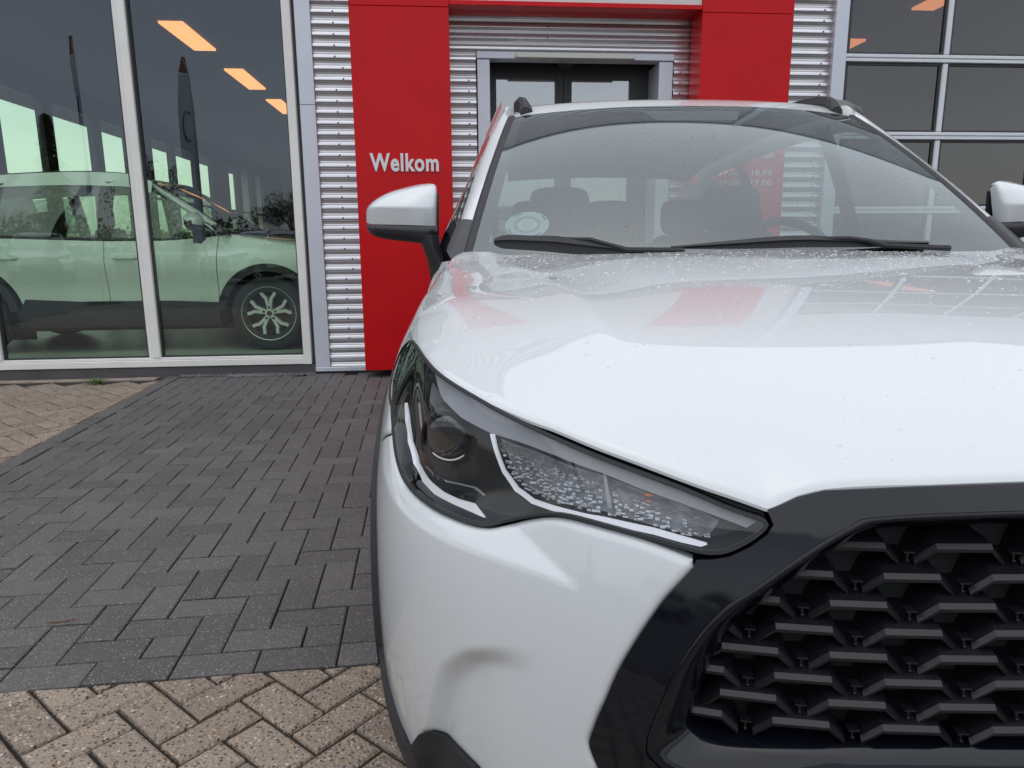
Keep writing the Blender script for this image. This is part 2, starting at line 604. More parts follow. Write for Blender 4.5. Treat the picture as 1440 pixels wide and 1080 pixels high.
def ray(u, v):
    return RI * ((u - 720) / FPX) - UP * ((v - 540) / FPX) + FWD


def at_y(u, v, y):
    """car-frame point seen at (u, v) that lies y behind the nose"""
    d = ray(u, v); o = np.array([0, 0, CAMH])
    a, b = to_car(o), to_car(o + d)
    t = (y - a[1]) / (b[1] - a[1])
    return a + (b - a) * t


_ls, _lz = np.meshgrid(np.linspace(-.05, 1.85, 420), np.linspace(.2, 1.1, 200), indexing='ij')


def lift(pts, off=0.0, far=False, smax=9.0):
    """(s, z) on the body surface for points read off the photograph"""
    pts = np.asarray(pts, float)
    P = shell(_ls, _lz, off)
    Pw = to_world(P)
    U = pix(Pw)
    # facing the camera?
    ds = np.gradient(Pw, axis=0); dz = np.gradient(Pw, axis=1)
    n = np.cross(dz, ds)
    v = np.array([0, 0, CAMH]) - Pw
    face = (n * v).sum(-1) > 0
    Uf = np.where((face & (_ls <= smax))[..., None], U, 1e6).reshape(-1, 2)
    sz = np.stack([_ls.ravel(), _lz.ravel()], -1)
    out = []
    for p in pts:
        dd = ((Uf - p) ** 2).sum(-1)
        k = np.argmin(dd)
        if far:
            c = np.where(dd < 16)[0]
            if len(c): k = c[np.argmax(sz[c, 0])]
        q = sz[k].copy()
        for _ in range(6):
            f0 = pix(to_world(shell(q[0], q[1], off))) - p
            e = 1e-4
            J = np.stack([(pix(to_world(shell(q[0] + e, q[1], off))) - p - f0) / e, (pix(to_world(shell(q[0], q[1] + e, off))) - p - f0) / e], 1)
            dq = np.linalg.lstsq(J, -f0, rcond=1e-3)[0]
            L = np.linalg.norm(dq)
            if L > .02: dq *= .02 / L
            q = q + dq
        out.append(q)
    return np.array(out)


# ------------------------------------------------------------------ the car: feature curves
CUT_PX = [(583, 478, .512), (583.5, 462, .57), (585, 447, .63), (588, 435, .70), (593, 423, .775), (601, 409, .86), (610, 397, .935), (618, 383, 1.035), (632, 366, 1.17), (643, 357, 1.245), (658, 351, 1.29)]
CUT3 = np.array([at_y(*q) for q in CUT_PX])
cut_a = spline(CUT3[:, 1], -CUT3[:, 0])
cut_z = spline(CUT3[:, 1], CUT3[:, 2])
_ss = np.linspace(1.05, 2.1, 160)
_yy = np.clip(PLN(_ss)[:, 1], .512, 1.29)
_zc = cut_z(_yy)
_need = cut_a(_yy) - (-shell(_ss, _zc)[:, 0])
_need = _need * sstep(1.08, 1.2, _ss) * (1 - sstep(1.95, 2.1, _ss))
def f_fender(s, z):
    dl = np.interp(s, _ss, _need, 0, 0)
    zc = np.interp(s, _ss, _zc)
    return dl * sstep(.84, 1.0, (z - .84) / (zc - .84 + 1e-9) * .16 + .84)
FEAT.append(f_fender)

# shelf under the outer half of the headlight, ending in a pointed crease
CREASE = lift(smooth_poly([(536, 640), (541, 668), (551, 697), (569, 722), (598, 745), (640, 766), (700, 786), (760, 806), (815, 827)], 4))
SHELF_T = lift(smooth_poly([(551, 604), (556, 641), (565, 671), (581, 693), (606, 713), (633, 727), (661, 738), (700, 744), (725, 757), (770, 792), (815, 827)], 4))
_cs = np.argsort(CREASE[:, 0]); _ts = np.argsort(SHELF_T[:, 0])
def f_shelf(s, z):
    zc = np.interp(s, CREASE[_cs, 0], CREASE[_cs, 1])
    zt = np.interp(s, SHELF_T[_ts, 0], SHELF_T[_ts, 1])
    w = np.maximum(zt - zc, 0)
    t = z - zc
    q = 0.5 * (t + np.sqrt(t * t + 0.0018 ** 2))          # softened corner
    q = np.minimum(q, w)
    out = 1 - sstep(.93, 1.10, s)
    back = 1 - sstep(.02, .13, z - zt)
    return -0.62 * q * out * back * (s > CREASE[_cs[0], 0])
FEAT.append(f_shelf)
# hollow beside the corner, under a curved lip
LIP = lift(smooth_poly([(760, 913), (730, 910), (700, 907), (662, 909), (637, 918), (616, 938), (604, 972), (597, 1010), (590, 1050)], 4))
_pk = np.vstack([LIP, [[LIP[-1, 0] - .01, .2], [.55, .2], [.55, LIP[0, 1]]]])
def f_pocket(s, z):
    sh = np.shape(s)
    P = np.stack([np.broadcast_to(s, sh).ravel(), np.broadcast_to(z, sh).ravel()], -1)
    near = (P[:, 0] > .5) & (P[:, 0] < 1.05) & (P[:, 1] < .75)
    r = np.zeros(len(P))
    if near.any():
        Q = P[near]
        ins = inside(Q, _pk)
        d = segdist(Q, LIP, False)
        right = sstep(LIP[0, 0] - .01, LIP[0, 0] + .12, Q[:, 0])
        dd = np.where(ins, -1.0, 0) * (0.025 * sstep(0, .034, d) * np.exp(-d / .16)) * right
        r[near] = dd
    return r.reshape(sh)
FEAT.append(f_pocket)


def orient_out(V, T, outward=True):
    return T[:, ::-1]


def patch(name, poly, m, parent, holes=(), h=.012, hb=None, off=0.0, ret=0.012, roll=0.0, fn=None):
    """piece of the body cut out of the (s, z) sheet with its rim folded inwards"""
    V2, T, loops = triangulate(poly, holes, h, hb, (.0016, .0036, .006, .0095) if roll else ())
    f0 = fn or (lambda q, o: shell(q[:, 0], q[:, 1], o))
    def f(q, o):
        if not roll: return f0(q, o)
        d = np.full(len(q), 1e9)
        for L in loops: d = np.minimum(d, segdist(q, L))
        return f0(q, o - roll * np.clip(1 - d / .0085, 0, 1) ** 2)
    V = f(V2, off)
    F = [tuple(t[::-1]) for t in T]
    V = list(V)
    if ret:
        for li, L in enumerate(loops):
            area = np.sum(L[:, 0] * np.roll(L[:, 1], -1) - np.roll(L[:, 0], -1) * L[:, 1])
            if (area < 0) != (li > 0): L = L[::-1]
            b = len(V); n = len(L)
            V += list(f(L, off)); V += list(f(L, off - ret))
            F += [(b + i, b + (i + 1) % n, b + n + (i + 1) % n, b + n + i) for i in range(n)]
    o = mk(name, V, F, m, parent)
    return o


def mirror(o, name=None, parent=None):
    me = o.data.copy()
    co = np.empty(len(me.vertices) * 3); me.vertices.foreach_get('co', co)
    co[0::3] *= -1
    me.vertices.foreach_set('co', co)
    me.flip_normals()
    me.update()
    c = bpy.data.objects.new(name or o.name.split('.')[0], me)
    COL.objects.link(c)
    c.parent = parent if parent is not None else o.parent
    for ch in list(o.children):
        mirror(ch, None, c)
    return c


def sym(half):
    """half outline with s >= 0, running from the centre line out and back -> full outline"""
    h = np.asarray(half, float)
    m = h[::-1].copy(); m[:, 0] *= -1
    return np.vstack([h, m])


# outlines read off the photograph, in its 1440 x 1080 pixels
PX_HOOD_FRONT = [(1440, 671.6), (1306, 676.5), (1159, 683), (1122, 692), (1079.5, 710.5)]
PX_HOOD_LAMP = [(1079.5, 710.5), (1030, 693), (974, 674), (891, 643), (835.6, 622.5), (780, 599.5), (750, 589), (694, 565.6), (644, 538), (617, 518), (597, 499), (586, 483), (583, 477)]
PX_LENS_UP = [(1081, 738), (1074, 729), (1052, 722), (1019, 710), (958, 684), (896, 661), (844, 641.5), (778, 613.5), (722, 587), (667, 556.5), (633, 536), (611, 519), (594.4, 499.5), (585, 485), (580, 480)]
PX_LENS_LEFT = [(580, 480), (566, 486), (555, 497), (551, 513), (549.5, 529), (549.5, 571), (551.4, 604), (555.6, 640.6), (565, 671), (580.6, 693), (605.6, 713), (633, 727), (661, 737), (686, 740), (711, 735), (741.7, 728.5), (772, 725), (800, 728), (847, 740.5), (900, 755), (946.7, 768), (978, 777), (1002, 780), (1024, 777), (1052, 764), (1074, 748), (1081, 738)]
PX_BUMPER_TOP = [(551.4, 609), (555.6, 644), (564, 675), (579, 697), (604, 717), (632, 731), (661, 741.5), (686, 745), (712, 740), (741.7, 733), (772, 729.5), (800, 733), (847, 745), (900, 760), (946.7, 778), (974, 789)]
PX_SURR_OUT = [(975.7, 800), (955, 822), (933.5, 845), (907, 882), (889, 910), (873, 937), (861, 962), (851.7, 984.7), (841, 1008), (833, 1029.5), (828.4, 1045), (833, 1062), (840, 1078)]
PX_SURR_IN = [(1440, 718), (1305.6, 722.6), (1220, 728.8), (1195.6, 739.5), (1153, 764), (1107, 794.5), (1055, 831), (1030, 846), (1012.6, 860), (989, 884.4), (967.7, 913.5), (944, 953), (925.5, 995), (911, 1032), (909, 1060), (925, 1078)]
PX_OPEN = [(1440, 736), (1300, 739), (1232, 744), (1198, 757), (1152, 786), (1112, 815), (1072, 845), (1038, 870), (1012, 905), (993, 943), (978, 985), (969, 1016), (975, 1028), (992, 1036), (1030, 1044), (1100, 1051), (1200, 1056), (1440, 1060)]

E_FRONT = lift(PX_HOOD_FRONT)
E_LAMP = lift(smooth_poly(PX_HOOD_LAMP, 3), smax=1.10)
LENS_UP = lift(smooth_poly(PX_LENS_UP, 3), smax=1.11)
LENS_LO = np.vstack([[LENS_UP[-1], (1.17, .928), (1.215, .912), (1.238, .89), (1.238, .866), (1.21, .85), (1.15, .840)], lift(smooth_poly(PX_LENS_LEFT[5:], 3), smax=1.16)])
BUMP_TOP = lift(smooth_poly(PX_BUMPER_TOP, 3), smax=1.16)
SURR_OUT = lift(smooth_poly(PX_SURR_OUT, 3))
SURR_IN = lift(smooth_poly(PX_SURR_IN, 3))
OPEN = lift(smooth_poly(PX_OPEN, 3), -.034)


# ------------------------------------------------------------------ build one car
def yz(y, z): return (float(s_of_y(y)), z)


def circ(yc, zc, r, a0, a1, n):
    return [yz(yc + r * math.cos(math.radians(a)), zc + r * math.sin(math.radians(a))) for a in np.linspace(a0, a1, n)]


WF, WR, WZ = .93, 3.57, .345


def belt(y): return np.interp(y, [1.2, 1.36, 1.5, 1.8, 2.3, 3.3, 3.9, 4.4], [1.06, 1.05, 1.03, 1.008, 1.006, 1.04, 1.085, 1.08])


def tps(C, Z, reg=1e-6):
    d = np.linalg.norm(C[:, None] - C[None], axis=-1)
    K = np.where(d > 0, d * d * np.log(d + 1e-12), 0)
    n = len(C)
    P = np.hstack([np.ones((n, 1)), C])
    A = np.zeros((n + 3, n + 3))
    A[:n, :n] = K + reg * np.eye(n); A[:n, n:] = P; A[n:, :n] = P.T
    w = np.linalg.solve(A, np.concatenate([Z, [0, 0, 0]]))
    def f(Q):
        d = np.linalg.norm(Q[:, None] - C[None], axis=-1)
        return np.where(d > 0, d * d * np.log(d + 1e-12), 0) @ w[:n] + w[n] + Q @ w[n + 1:]
    return f


def ws_point(a, t):
    """windscreen: a = -1..1 across, t = 0 bottom .. 1 top"""
    a = np.asarray(a, float); t = np.asarray(t, float)
    q = np.abs(a)
    xb, yb, zb = .722 * a, 1.165 + .085 * q ** 2.2, 1.045 + .012 * q ** 2
    xt, yt, zt = .585 * a, 1.865 + .072 * q ** 2, 1.534 - .022 * q ** 2.5
    bul = .034 * 4 * t * (1 - t) * (1 - .35 * q ** 2)
    return np.stack([xb + (xt - xb) * t, yb + (yt - yb) * t - bul * .5, zb + (zt - zb) * t + bul * .8], -1)


def roof_z(y): return spline([1.86, 1.95, 2.05, 2.25, 2.6, 3.2, 3.9, 4.0], [1.531, 1.566, 1.588, 1.606, 1.615, 1.598, 1.53, 1.51])(y)


def make_car(root):
    P = M['paint']
    # ---- bumper and fender skin (left half in the picture, then mirrored)
    hood_e = E_LAMP[-1]
    seam_z = 0.742
    # arch outline
    arch = circ(WF, WZ, .445, 0, 180, 30)             # rear to front over the wheel
    arch_f = [q for q in arch if True]
    tongue = lift([(573, 1040), (579.5, 1056), (588, 1045), (597.5, 1032.5), (612.5, 1029.5), (631, 1038), (650, 1058), (670.6, 1079)])
    low_c = [(.62, .30), (.5, .25), (.3, .235)]
    front_arch = [(float(s), float(z)) for s, z in circ(WF, WZ, .445, 132, 180, 16)]
    # bumper
    k = [q for q in front_arch if q[1] < seam_z]
    bump = [tuple(q) for q in BUMP_TOP] + [(float(SURR_OUT[0, 0]) + .002, float(SURR_OUT[0, 1]) + .004)] + [tuple(q) for q in SURR_OUT]
    sb = SURR_OUT[-1]
    bump += [(sb[0] - .002, sb[1] - .03), (sb[0] + .03, .40)]
    bump += [tuple(q) for q in tongue[::-1]]
    bump += [(1.06, .40)]
    bump += [q for q in k[::-1] if q[1] > .41]
    bump += [(float(s_of_y(.60)), seam_z), (BUMP_TOP[0, 0] + .012, BUMP_TOP[0, 1] - .0062)]
    b = patch('bumper', bump, P, root, h=.0048, hb=.004, ret=.012, roll=.005)
    mirror(b)
    # fender
    lo = [tuple(q) for q in LENS_LO[:0]]
    lens_left = LENS_LO[3:20]
    lens_left = np.array([q for q in LENS_LO if q[1] > BUMP_TOP[0, 1] + .006 and q[0] > .9])
    ys = np.linspace(.53, 1.285, 26)
    cutl = [(float(s_of_y(y)), float(cut_z(y)) - .002) for y in ys]
    fen = cutl + [yz(1.30, 1.066), yz(1.362, 1.05), yz(1.362, .7), yz(1.362, .46)]
    fen += [yz(WF + .445 * math.cos(math.radians(a)), WZ + .445 * math.sin(math.radians(a))) for a in np.linspace(16, 128, 34)]
    fen += [(float(s_of_y(.60)), seam_z + .0028), (BUMP_TOP[0, 0] + .012, BUMP_TOP[0, 1] - .0034)]
    fen += [(q[0] + .006, q[1]) for q in lens_left[::-1]]
    fb = patch('fender', fen, P, root, h=.012, hb=.008, ret=.012, roll=.003)
    mirror(fb)
    # ---- doors and quarter panel
    zb = lambda y: float(belt(y))
    fd = [yz(1.367, zb(1.367)), yz(1.367, .445), yz(1.5, .435), yz(2.327, .435), yz(2.327, zb(2.327))] + [yz(y, zb(y)) for y in np.linspace(2.25, 1.45, 9)]
    d1 = patch('front_door', fd[::-1], P, root, h=.035, ret=.012)
    rd = [yz(2.333, zb(2.333)), yz(2.333, .435), yz(3.06, .435)] + [yz(WR + .5 * math.cos(math.radians(a)), WZ + .5 * math.sin(math.radians(a))) for a in np.linspace(172, 122, 10)] + [yz(3.36, .9), yz(3.36, zb(3.36))] + [yz(y, zb(y)) for y in np.linspace(3.25, 2.42, 9)]
    d2 = patch('rear_door', rd[::-1], P, root, h=.035, ret=.012)
    qp = [yz(3.366, zb(3.366)), yz(3.366, .9)] + [yz(WR + .5 * math.cos(math.radians(a)), WZ + .5 * math.sin(math.radians(a))) for a in np.linspace(121, 178, 10)]
    qp = [yz(3.366, zb(3.366)), yz(3.366, .9)] + [yz(WR + .445 * math.cos(math.radians(a)), WZ + .445 * math.sin(math.radians(a))) for a in np.linspace(118, 8, 24)]
    se = S_END
    qp += [yz(4.1, .42), (se - .5, .42), (se - .001, .42), (se - .001, 1.08), (se - .6, 1.08)] + [yz(y, zb(y)) for y in np.linspace(4.2, 3.45, 8)]
    d3 = patch('rear_quarter', qp[::-1], P, root, h=.05, ret=.012)
    for d, hy in ((d1, 2.16), (d2, 3.18)):
        hb_ = MB()
        q = np.array([shell(float(s_of_y(y)), .86, o) for y, o in zip(np.linspace(hy - .12, hy + .1, 9), [.004, .022, .034, .038, .038, .038, .034, .022, .004])])
        hb_.tube(q, [.008, .011, .013, .013, .013, .013, .013, .011, .008], 8)
        hb_.build('handle', P, d, True)
    for d in (d1, d2, d3): mirror(d)
    # ---- dark cladding: arches, sills, corners
    C = M['matte_black']
    af = circ(WF, WZ, .455, 6, 174, 34) + circ(WF, WZ, .385, 174, 6, 30)
    cl = patch('wheel_arch_trim', af, C, root, h=.03, hb=.02, off=.011, ret=.04); mirror(cl)
    ar = circ(WR, WZ, .455, 6, 174, 34) + circ(WR, WZ, .385, 174, 6, 30)
    cl = patch('wheel_arch_trim', ar, C, root, h=.03, hb=.02, off=.011, ret=.04); mirror(cl)
    si = [yz(WF + .44, .37), yz(WF + .43, .455), yz(1.8, .475), yz(2.6, .475), yz(3.05, .5), yz(WR - .44, .37), yz(WR - .44, .24), yz(WF + .44, .24)]
    cl = patch('sill_trim', si, C, root, h=.04, off=.008, ret=.03); mirror(cl)
    # front corner cladding with the tongue of paint cut into it
    cc = [(.36, .40)] + [(.5, .40)]
    tq = [tuple(q) for q in tongue[::-1]]
    cc = [(tq[0][0] - .16, tq[0][1] - .13)] + [(q[0], q[1] + .004) for q in tq] + [(1.04, .42), (float(s_of_y(.56)), .43)] + [(float(s_of_y(.55)), .2), (.9, .17), (tq[0][0] - .16, .17)]
    cl = patch('bumper_corner_trim', cc, C, root, h=.015, hb=.01, off=.008, ret=.03); mirror(cl)
    rb = [(yz(4.05, .2)), (S_END - .001, .2), (S_END - .001, .41), yz(4.05, .41)]
    cl = patch('rear_bumper_trim', rb, C, root, h=.06, off=.006, ret=.03); mirror(cl)
    lb = [(0, .41), (.74, .41), (.98, .34), (1.0, .19), (0, .19)]
    patch('lower_bumper', sym(lb[::-1]), C, root, h=.03, off=-.014, ret=.02)
    # ---- gloss black surround of the grille
    G = M['gloss_black']
    top = [(0, float(E_FRONT[0, 1]) - .0035)] + [(q[0], q[1] - .005) for q in E_FRONT]
    sl = [tuple(q) for q in lift([(1081, 722), (1088, 738), (1079, 752), (1056, 769), (1026, 783), (1002, 787), (981, 787), (977, 792)])]
    outer = top + sl + [tuple(q) for q in SURR_OUT] + [(SURR_OUT[-1, 0] - .02, SURR_OUT[-1, 1] - .06), (.4, .40), (0, .395)]
    bi = SURR_IN[-1]
    inner = [(0, SURR_IN[0, 1] + .003)] + [tuple(q) for q in SURR_IN] + [(bi[0] - .05, bi[1] - .05), (.3, bi[1] - .065), (0, bi[1] - .07)]
    gs = patch('grille_surround', sym(outer), G, root, holes=[sym(inner)], h=.014, hb=.008, ret=.01)
    # bevel running into the opening
    opn = [(0, OPEN[0, 1] + .002)] + [tuple(q) for q in OPEN] + [(0, OPEN[-1, 1] - .002)]
    A = dens(sym(inner), .01); B = dens(sym(opn), .01)
    def resample(L, n):
        L = np.vstack([L, L[:1]])
        t = np.concatenate([[0], np.cumsum(np.linalg.norm(np.diff(L, axis=0), axis=1))])
        q = np.linspace(0, t[-1], n, endpoint=False)
        return np.stack([np.interp(q, t, L[:, 0]), np.interp(q, t, L[:, 1])], -1)
    # match loops by angle about the centre so the strip does not twist
    ctr = np.array([0, .675])
    def by_angle(L, th):
        L = dens(L, .002)
        d = L - ctr; a = np.arctan2(d[:, 1] * 2.2, d[:, 0])
        o = np.argsort(a)
        return np.stack([np.interp(th, a[o], L[o, 0], period=2 * math.pi), np.interp(th, a[o], L[o, 1], period=2 * math.pi)], -1)
    th = np.linspace(-math.pi, math.pi, 360, endpoint=False)
    la, lb = by_angle(A, th), by_angle(B, th)
    rows = []
    for t, o in ((0, -.002), (.12, .001), (.3, -.004), (.6, -.016), (.85, -.027), (1, -.034), (1.0, -.1)):
        q = la + (lb - la) * t
        rows.append(shell(q[:, 0], q[:, 1], o))
    MB().grid(np.array(rows), closed=True, flip=False).build('grille_bevel', M['gloss_black'], root, True)
    # back of the grille
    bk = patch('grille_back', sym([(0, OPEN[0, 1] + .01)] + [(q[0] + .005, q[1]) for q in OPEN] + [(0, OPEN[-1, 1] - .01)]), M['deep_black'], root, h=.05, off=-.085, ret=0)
    # fins
    fin = MB()
    X7 = [-.0475, -.038, -.029, -.012, .012, .029, .038, .0475]
    lipz = [-.0175, -.008, .0015, .0015, .0015, .0015, -.008, -.0175]
    archz = [-.0165, .002, .0115, .0175, .0175, .0115, .002, -.0165]
    back = [max(0.0, (abs(x) - .029) / .0185 * .55) for x in X7]
    L = [[(x, .055, a_) for x, a_ in zip(X7, archz)],
         [(x, .030 + b_ * .008, z + (a_ - z) * .72 + .001) for x, z, a_, b_ in zip(X7, lipz, archz, back)],
         [(x, .013 + b_ * .011, z + .0075) for x, z, b_ in zip(X7, lipz, back)],
         [(x, .005 + b_ * .012, z + .0052) for x, z, b_ in zip(X7, lipz, back)],
         [(x, .0005 + b_ * .012, z + .0005) for x, z, b_ in zip(X7, lipz, back)],
         [(x, .0015 + b_ * .012, z - .0035) for x, z, b_ in zip(X7, lipz, back)],
         [(x, .030 + b_ * .006, z - .0075) for x, z, b_ in zip(X7, lipz, back)]]
    fin.grid(np.array(L).transpose(1, 0, 2), closed=True, flip=True)
    fme = fin.build('grille_fin', M['fin'], root)
    fin_me = fme.data; bpy.data.objects.remove(fme)
    post = MB()
    post.box(-.0058, .0058, .002, .014, .0042, .006).box(-.001, .001, .006, .014, -.004, .0042).box(-.0016, .0016, .004, .012, -.0065, -.004, .0005)
    pme = post.build('grille_post', M['fin'], root)
    post_me = pme.data; bpy.data.objects.remove(pme)
    opoly = np.array(sym(opn))
    zrow = [.7725, .7425, .7135, .6865, .6605, .6345, .6095, .5845]
    # a hexagon field: alternate rows shift by half a cell
    for r, zr in enumerate(zrow):
        for c in range(-6, 7):
            s0 = .0555 + c * .1155 + (.0577 if r % 2 == 1 else 0)
            for kind in (0, 1):
                s1 = s0 + (.0577 if kind else 0); z1 = zr - (.008 if kind == 0 else .0165)
                q = np.array([[s1, z1]])
                if not inside(q, opoly)[0]:
                    if kind or segdist(q, opoly)[0] > .035: continue
                p = shell(s1, z1, -.036 if kind == 0 else -.04)
                e = shell(s1 + .01, z1, -.036) - shell(s1 - .01, z1, -.036)
                rz = math.atan2(-e[1], -e[0])
                share('grille_fin' if kind == 0 else 'grille_post', fin_me if kind == 0 else post_me, root, tuple(p), (0, 0, rz))
    # ---- bonnet
    bd = []
    cen = [(0.0, float(shell(0., E_FRONT[0, 1])[1]), float(E_FRONT[0, 1]) + .0015)]
    ef = shell(E_FRONT[:, 0], E_FRONT[:, 1]); el = shell(E_LAMP[:, 0], E_LAMP[:, 1])
    cutp = np.stack([-cut_a(np.linspace(.53, 1.29, 26)), np.linspace(.53, 1.29, 26), cut_z(np.linspace(.53, 1.29, 26))], -1)
    rear = np.array([at_y(u, v, y) for u, v, y in [(670, 350, 1.255), (685, 351.5, 1.232), (712, 357, 1.208), (739, 360, 1.19), (775, 359.5, 1.175), (830, 357.5, 1.163), (900, 355.5, 1.152), (960, 353.5, 1.147), (1020, 352, 1.145)]])
    rear[:, 2] = np.clip(rear[:, 2], 1.0605, 1.0685)
    rear = np.vstack([rear, [[0, 1.144, rear[-1, 2] + .001]]])
    half = np.vstack([cen, ef, el[1:], cutp, rear])
    hxy = np.stack([-half[:, 0], half[:, 1]], -1)          # (a, y)
    full = np.vstack([hxy, np.stack([-hxy[::-1, 0], hxy[::-1, 1]], -1)[1:-1]])
    zfull = np.concatenate([half[:, 2], half[::-1, 2][1:-1]])
    Cc = [tuple(q) for q in full]; Zc = list(zfull)
    for y, z in HOOD_C:
        Cc.append((0, y)); Zc.append(z)
    for a, y, z in HOOD_P:
        Cc += [(a, y), (-a, y)]; Zc += [z, z]
    Cc = np.array(Cc); Zc = np.array(Zc)
    def ridge(Q):
        a, y = np.abs(Q[:, 0]), Q[:, 1]
        sp_ = lambda t, w: .5 * (t + np.sqrt(t * t + w * w))
        ac = np.interp(y, RIDGE_Y, RIDGE_A)
        f1 = sstep(.16, .42, y)
        a2 = np.interp(y, [.45, .6, .8, 1.0, 1.15, 1.3], [.705, .728, .752, .76, .75, .722])
        f2 = sstep(.42, .62, y) * (1 - sstep(.98, 1.16, y))
        return -RIDGE_K1 * sp_(a - ac, .005) * f1 - RIDGE_K2 * sp_(a - a2, .012) * f2
    H0 = tps(Cc, Zc - ridge(Cc))
    H = lambda Q: H0(Q) + ridge(Q)
    ed = np.array([[q[1], q[0]] for q in np.vstack([hxy[len(ef):len(ef) + len(el) + 26]])])
    o_ = np.argsort(ed[:, 0])
    def hood_fn(Q, off):
        a, y = np.abs(Q[:, 0]), Q[:, 1]
        z = H(Q)
        return np.stack([-Q[:, 0], y, z + off], -1)
    hd = patch('bonnet', full, P, root, h=.0125, hb=.007, ret=.0035, roll=.004, fn=hood_fn)
    car_parts = {'hood_fn': hood_fn, 'hood_poly': full}
    # ---- black filler between bonnet edge and lamp
    gap = [tuple(q) for q in E_LAMP[1:]] + [tuple(q) for q in LENS_UP[::-1]]
    gp = patch('lamp_top_trim', np.array(gap), M['deep_black'], root, h=.012, hb=.006, off=-.011, ret=.02); mirror(gp)
    # ---- headlight
    lens_poly = np.vstack([LENS_UP[:-1], LENS_LO[:-1]])
    hl = patch('headlight', lens_poly, M['lens'], root, h=.009, hb=.006, off=-.001, ret=.0)
    lam = []
    base = patch('lamp_housing', lens_poly, M['lamp_inner'], hl, h=.012, hb=.008, off=-.05, ret=-.046)
    def strip(name, px, m, off, ret=.0025, h=.006):
        return patch(name, lift(np.array(px, float), off), m, hl, h=h, hb=.004, off=off, ret=ret)
    c6 = lambda L: [(500 + x / 3.6, 460 + y / 3.6) for x, y in L]
    c7 = lambda L: [(780 + x / 3.6, 560 + y / 3.6) for x, y in L]
    # rim
    ctr_l = lens_poly.mean(0)
    def shrink(poly, w):
        p = np.asarray(poly); n = len(p)
        area = np.sum(p[:, 0] * np.roll(p[:, 1], -1) - np.roll(p[:, 0], -1) * p[:, 1])
        t = np.roll(p, -1, 0) - np.roll(p, 1, 0); t /= np.linalg.norm(t, axis=1, keepdims=True) + 1e-12
        nn = np.stack([-t[:, 1], t[:, 0]], -1) * (1 if area > 0 else -1)
        return p + nn * w
    lp = dens(lens_poly, .006)
    rimP = shrink(lp, .0032)
    patch('lamp_seal', lp, M['rubber'], hl, holes=[rimP], h=.01, hb=.006, off=.0008, ret=.006)
    # translucent grey bezel along the top
    bez = [(611, 523), (640, 545), (690, 574), (750, 604), (830, 639), (900, 668), (970, 695), (1040, 722), (1064, 733), (1050, 742), (1013, 728), (960, 708), (900, 687), (850, 666), (780, 640), (720, 618), (688, 608), (650, 588), (622, 560)]
    strip('lamp_bezel', bez, M['lamp_grey'], -.014)
    s1 = c6([(256, 383), (270, 480), (284, 580), (318, 690), (368, 775), (440, 836), (520, 873), (600, 895), (655, 966), (600, 942), (540, 916), (470, 884), (400, 846), (340, 782), (292, 690), (264, 580), (252, 480), (248, 383)])
    strip('light_guide', s1, M['drl'], -.004)
    s2 = c6([(680, 540), (700, 545), (716, 620), (756, 725), (822, 815), (900, 872), (1000, 905), (1120, 937), (1250, 962)]) + c7([(500, 658), (700, 715), (770, 735), (772, 742), (740, 752), (640, 730), (500, 690), (380, 664), (250, 630)]) + c6([(1250, 985), (1100, 953), (990, 928), (890, 893), (806, 830), (742, 735), (706, 640)])
    strip('light_guide', s2, M['drl'], -.004)
    s3 = c6([(345, 700), (390, 745), (450, 772), (530, 790), (600, 806), (635, 828), (660, 852), (645, 852), (620, 832), (595, 814), (525, 798), (445, 781), (385, 753)])
    strip('lamp_accent', s3, M['chrome'], -.02, h=.01)
    # clear reflector cells
    refl = [(700, 618), (850, 672), (905, 693), (970, 713), (1012, 735), (1000, 752), (985, 758), (900, 737), (850, 722), (775, 705), (742, 690), (722, 668)]
    rp = lift(np.array(refl, float), -.03)
    rb_ = patch('lamp_reflector', rp, M['lamp_grey'], hl, h=.02, hb=.02, off=-.036, ret=0)
    mb = MB()
    lo_, hi_ = rp.min(0), rp.max(0)
    rr = np.random.default_rng(3)
    ams = []
    div = lift(np.array([(850, 668), (857, 722)], float), -.03)[:, 0].mean()
    for si_ in np.arange(lo_[0], hi_[0], .0066):
        for zi in np.arange(lo_[1], hi_[1], .0031):
            q = np.array([[si_ + rr.uniform(-.002, .002), zi + rr.uniform(-.0015, .0015)]])
            if not inside(q, rp)[0]: continue
            w, h_ = rr.uniform(.0022, .0033), rr.uniform(.0008, .0012)
            if abs(q[0, 0] - div) < .004: continue
            p = shell(q[0, 0], q[0, 1], -.030)
            e = shell(q[0, 0] + .004, q[0, 1], -.030) - p; e /= np.linalg.norm(e)
            t1, t2 = rr.uniform(-.003, .003), rr.uniform(-.003, .003)
            n = np.cross(e, [0, 0, 1.0]); n /= np.linalg.norm(n)
            u = np.array([0, 0, 1.0])
            if rr.uniform() < .3: continue
            sk = e * rr.uniform(.0004, .0012)
            V = [p - e * w - u * h_ - n * (.0012 + t1 * .12), p + e * w - u * h_ - n * (.0012 + t2 * .12), p + e * w + u * h_ + n * .0012 + sk, p - e * w + u * h_ + n * .0012 + sk]
            mb.add(V, [(0, 1, 2, 3)])
    ro = mb.build('reflector_cells', M['cell'], hl)
    ro['kind'] = 'stuff'
    for aq in ([(452, 476), (500, 486), (494, 499), (458, 494)], [(460, 513), (488, 518), (485, 526), (463, 521)]):
        am = lift(np.array(c7(aq), float), -.026)
        patch('indicator_bulb', am, M['amber'], hl, h=.01, off=-.026, ret=.003)
    dv = lift(np.array(c6([(1252, 738), (1268, 745), (1300, 918), (1278, 915)]), float), -.02)
    patch('lamp_divider', dv, M['lamp_grey'], hl, h=.01, off=-.02, ret=.014)
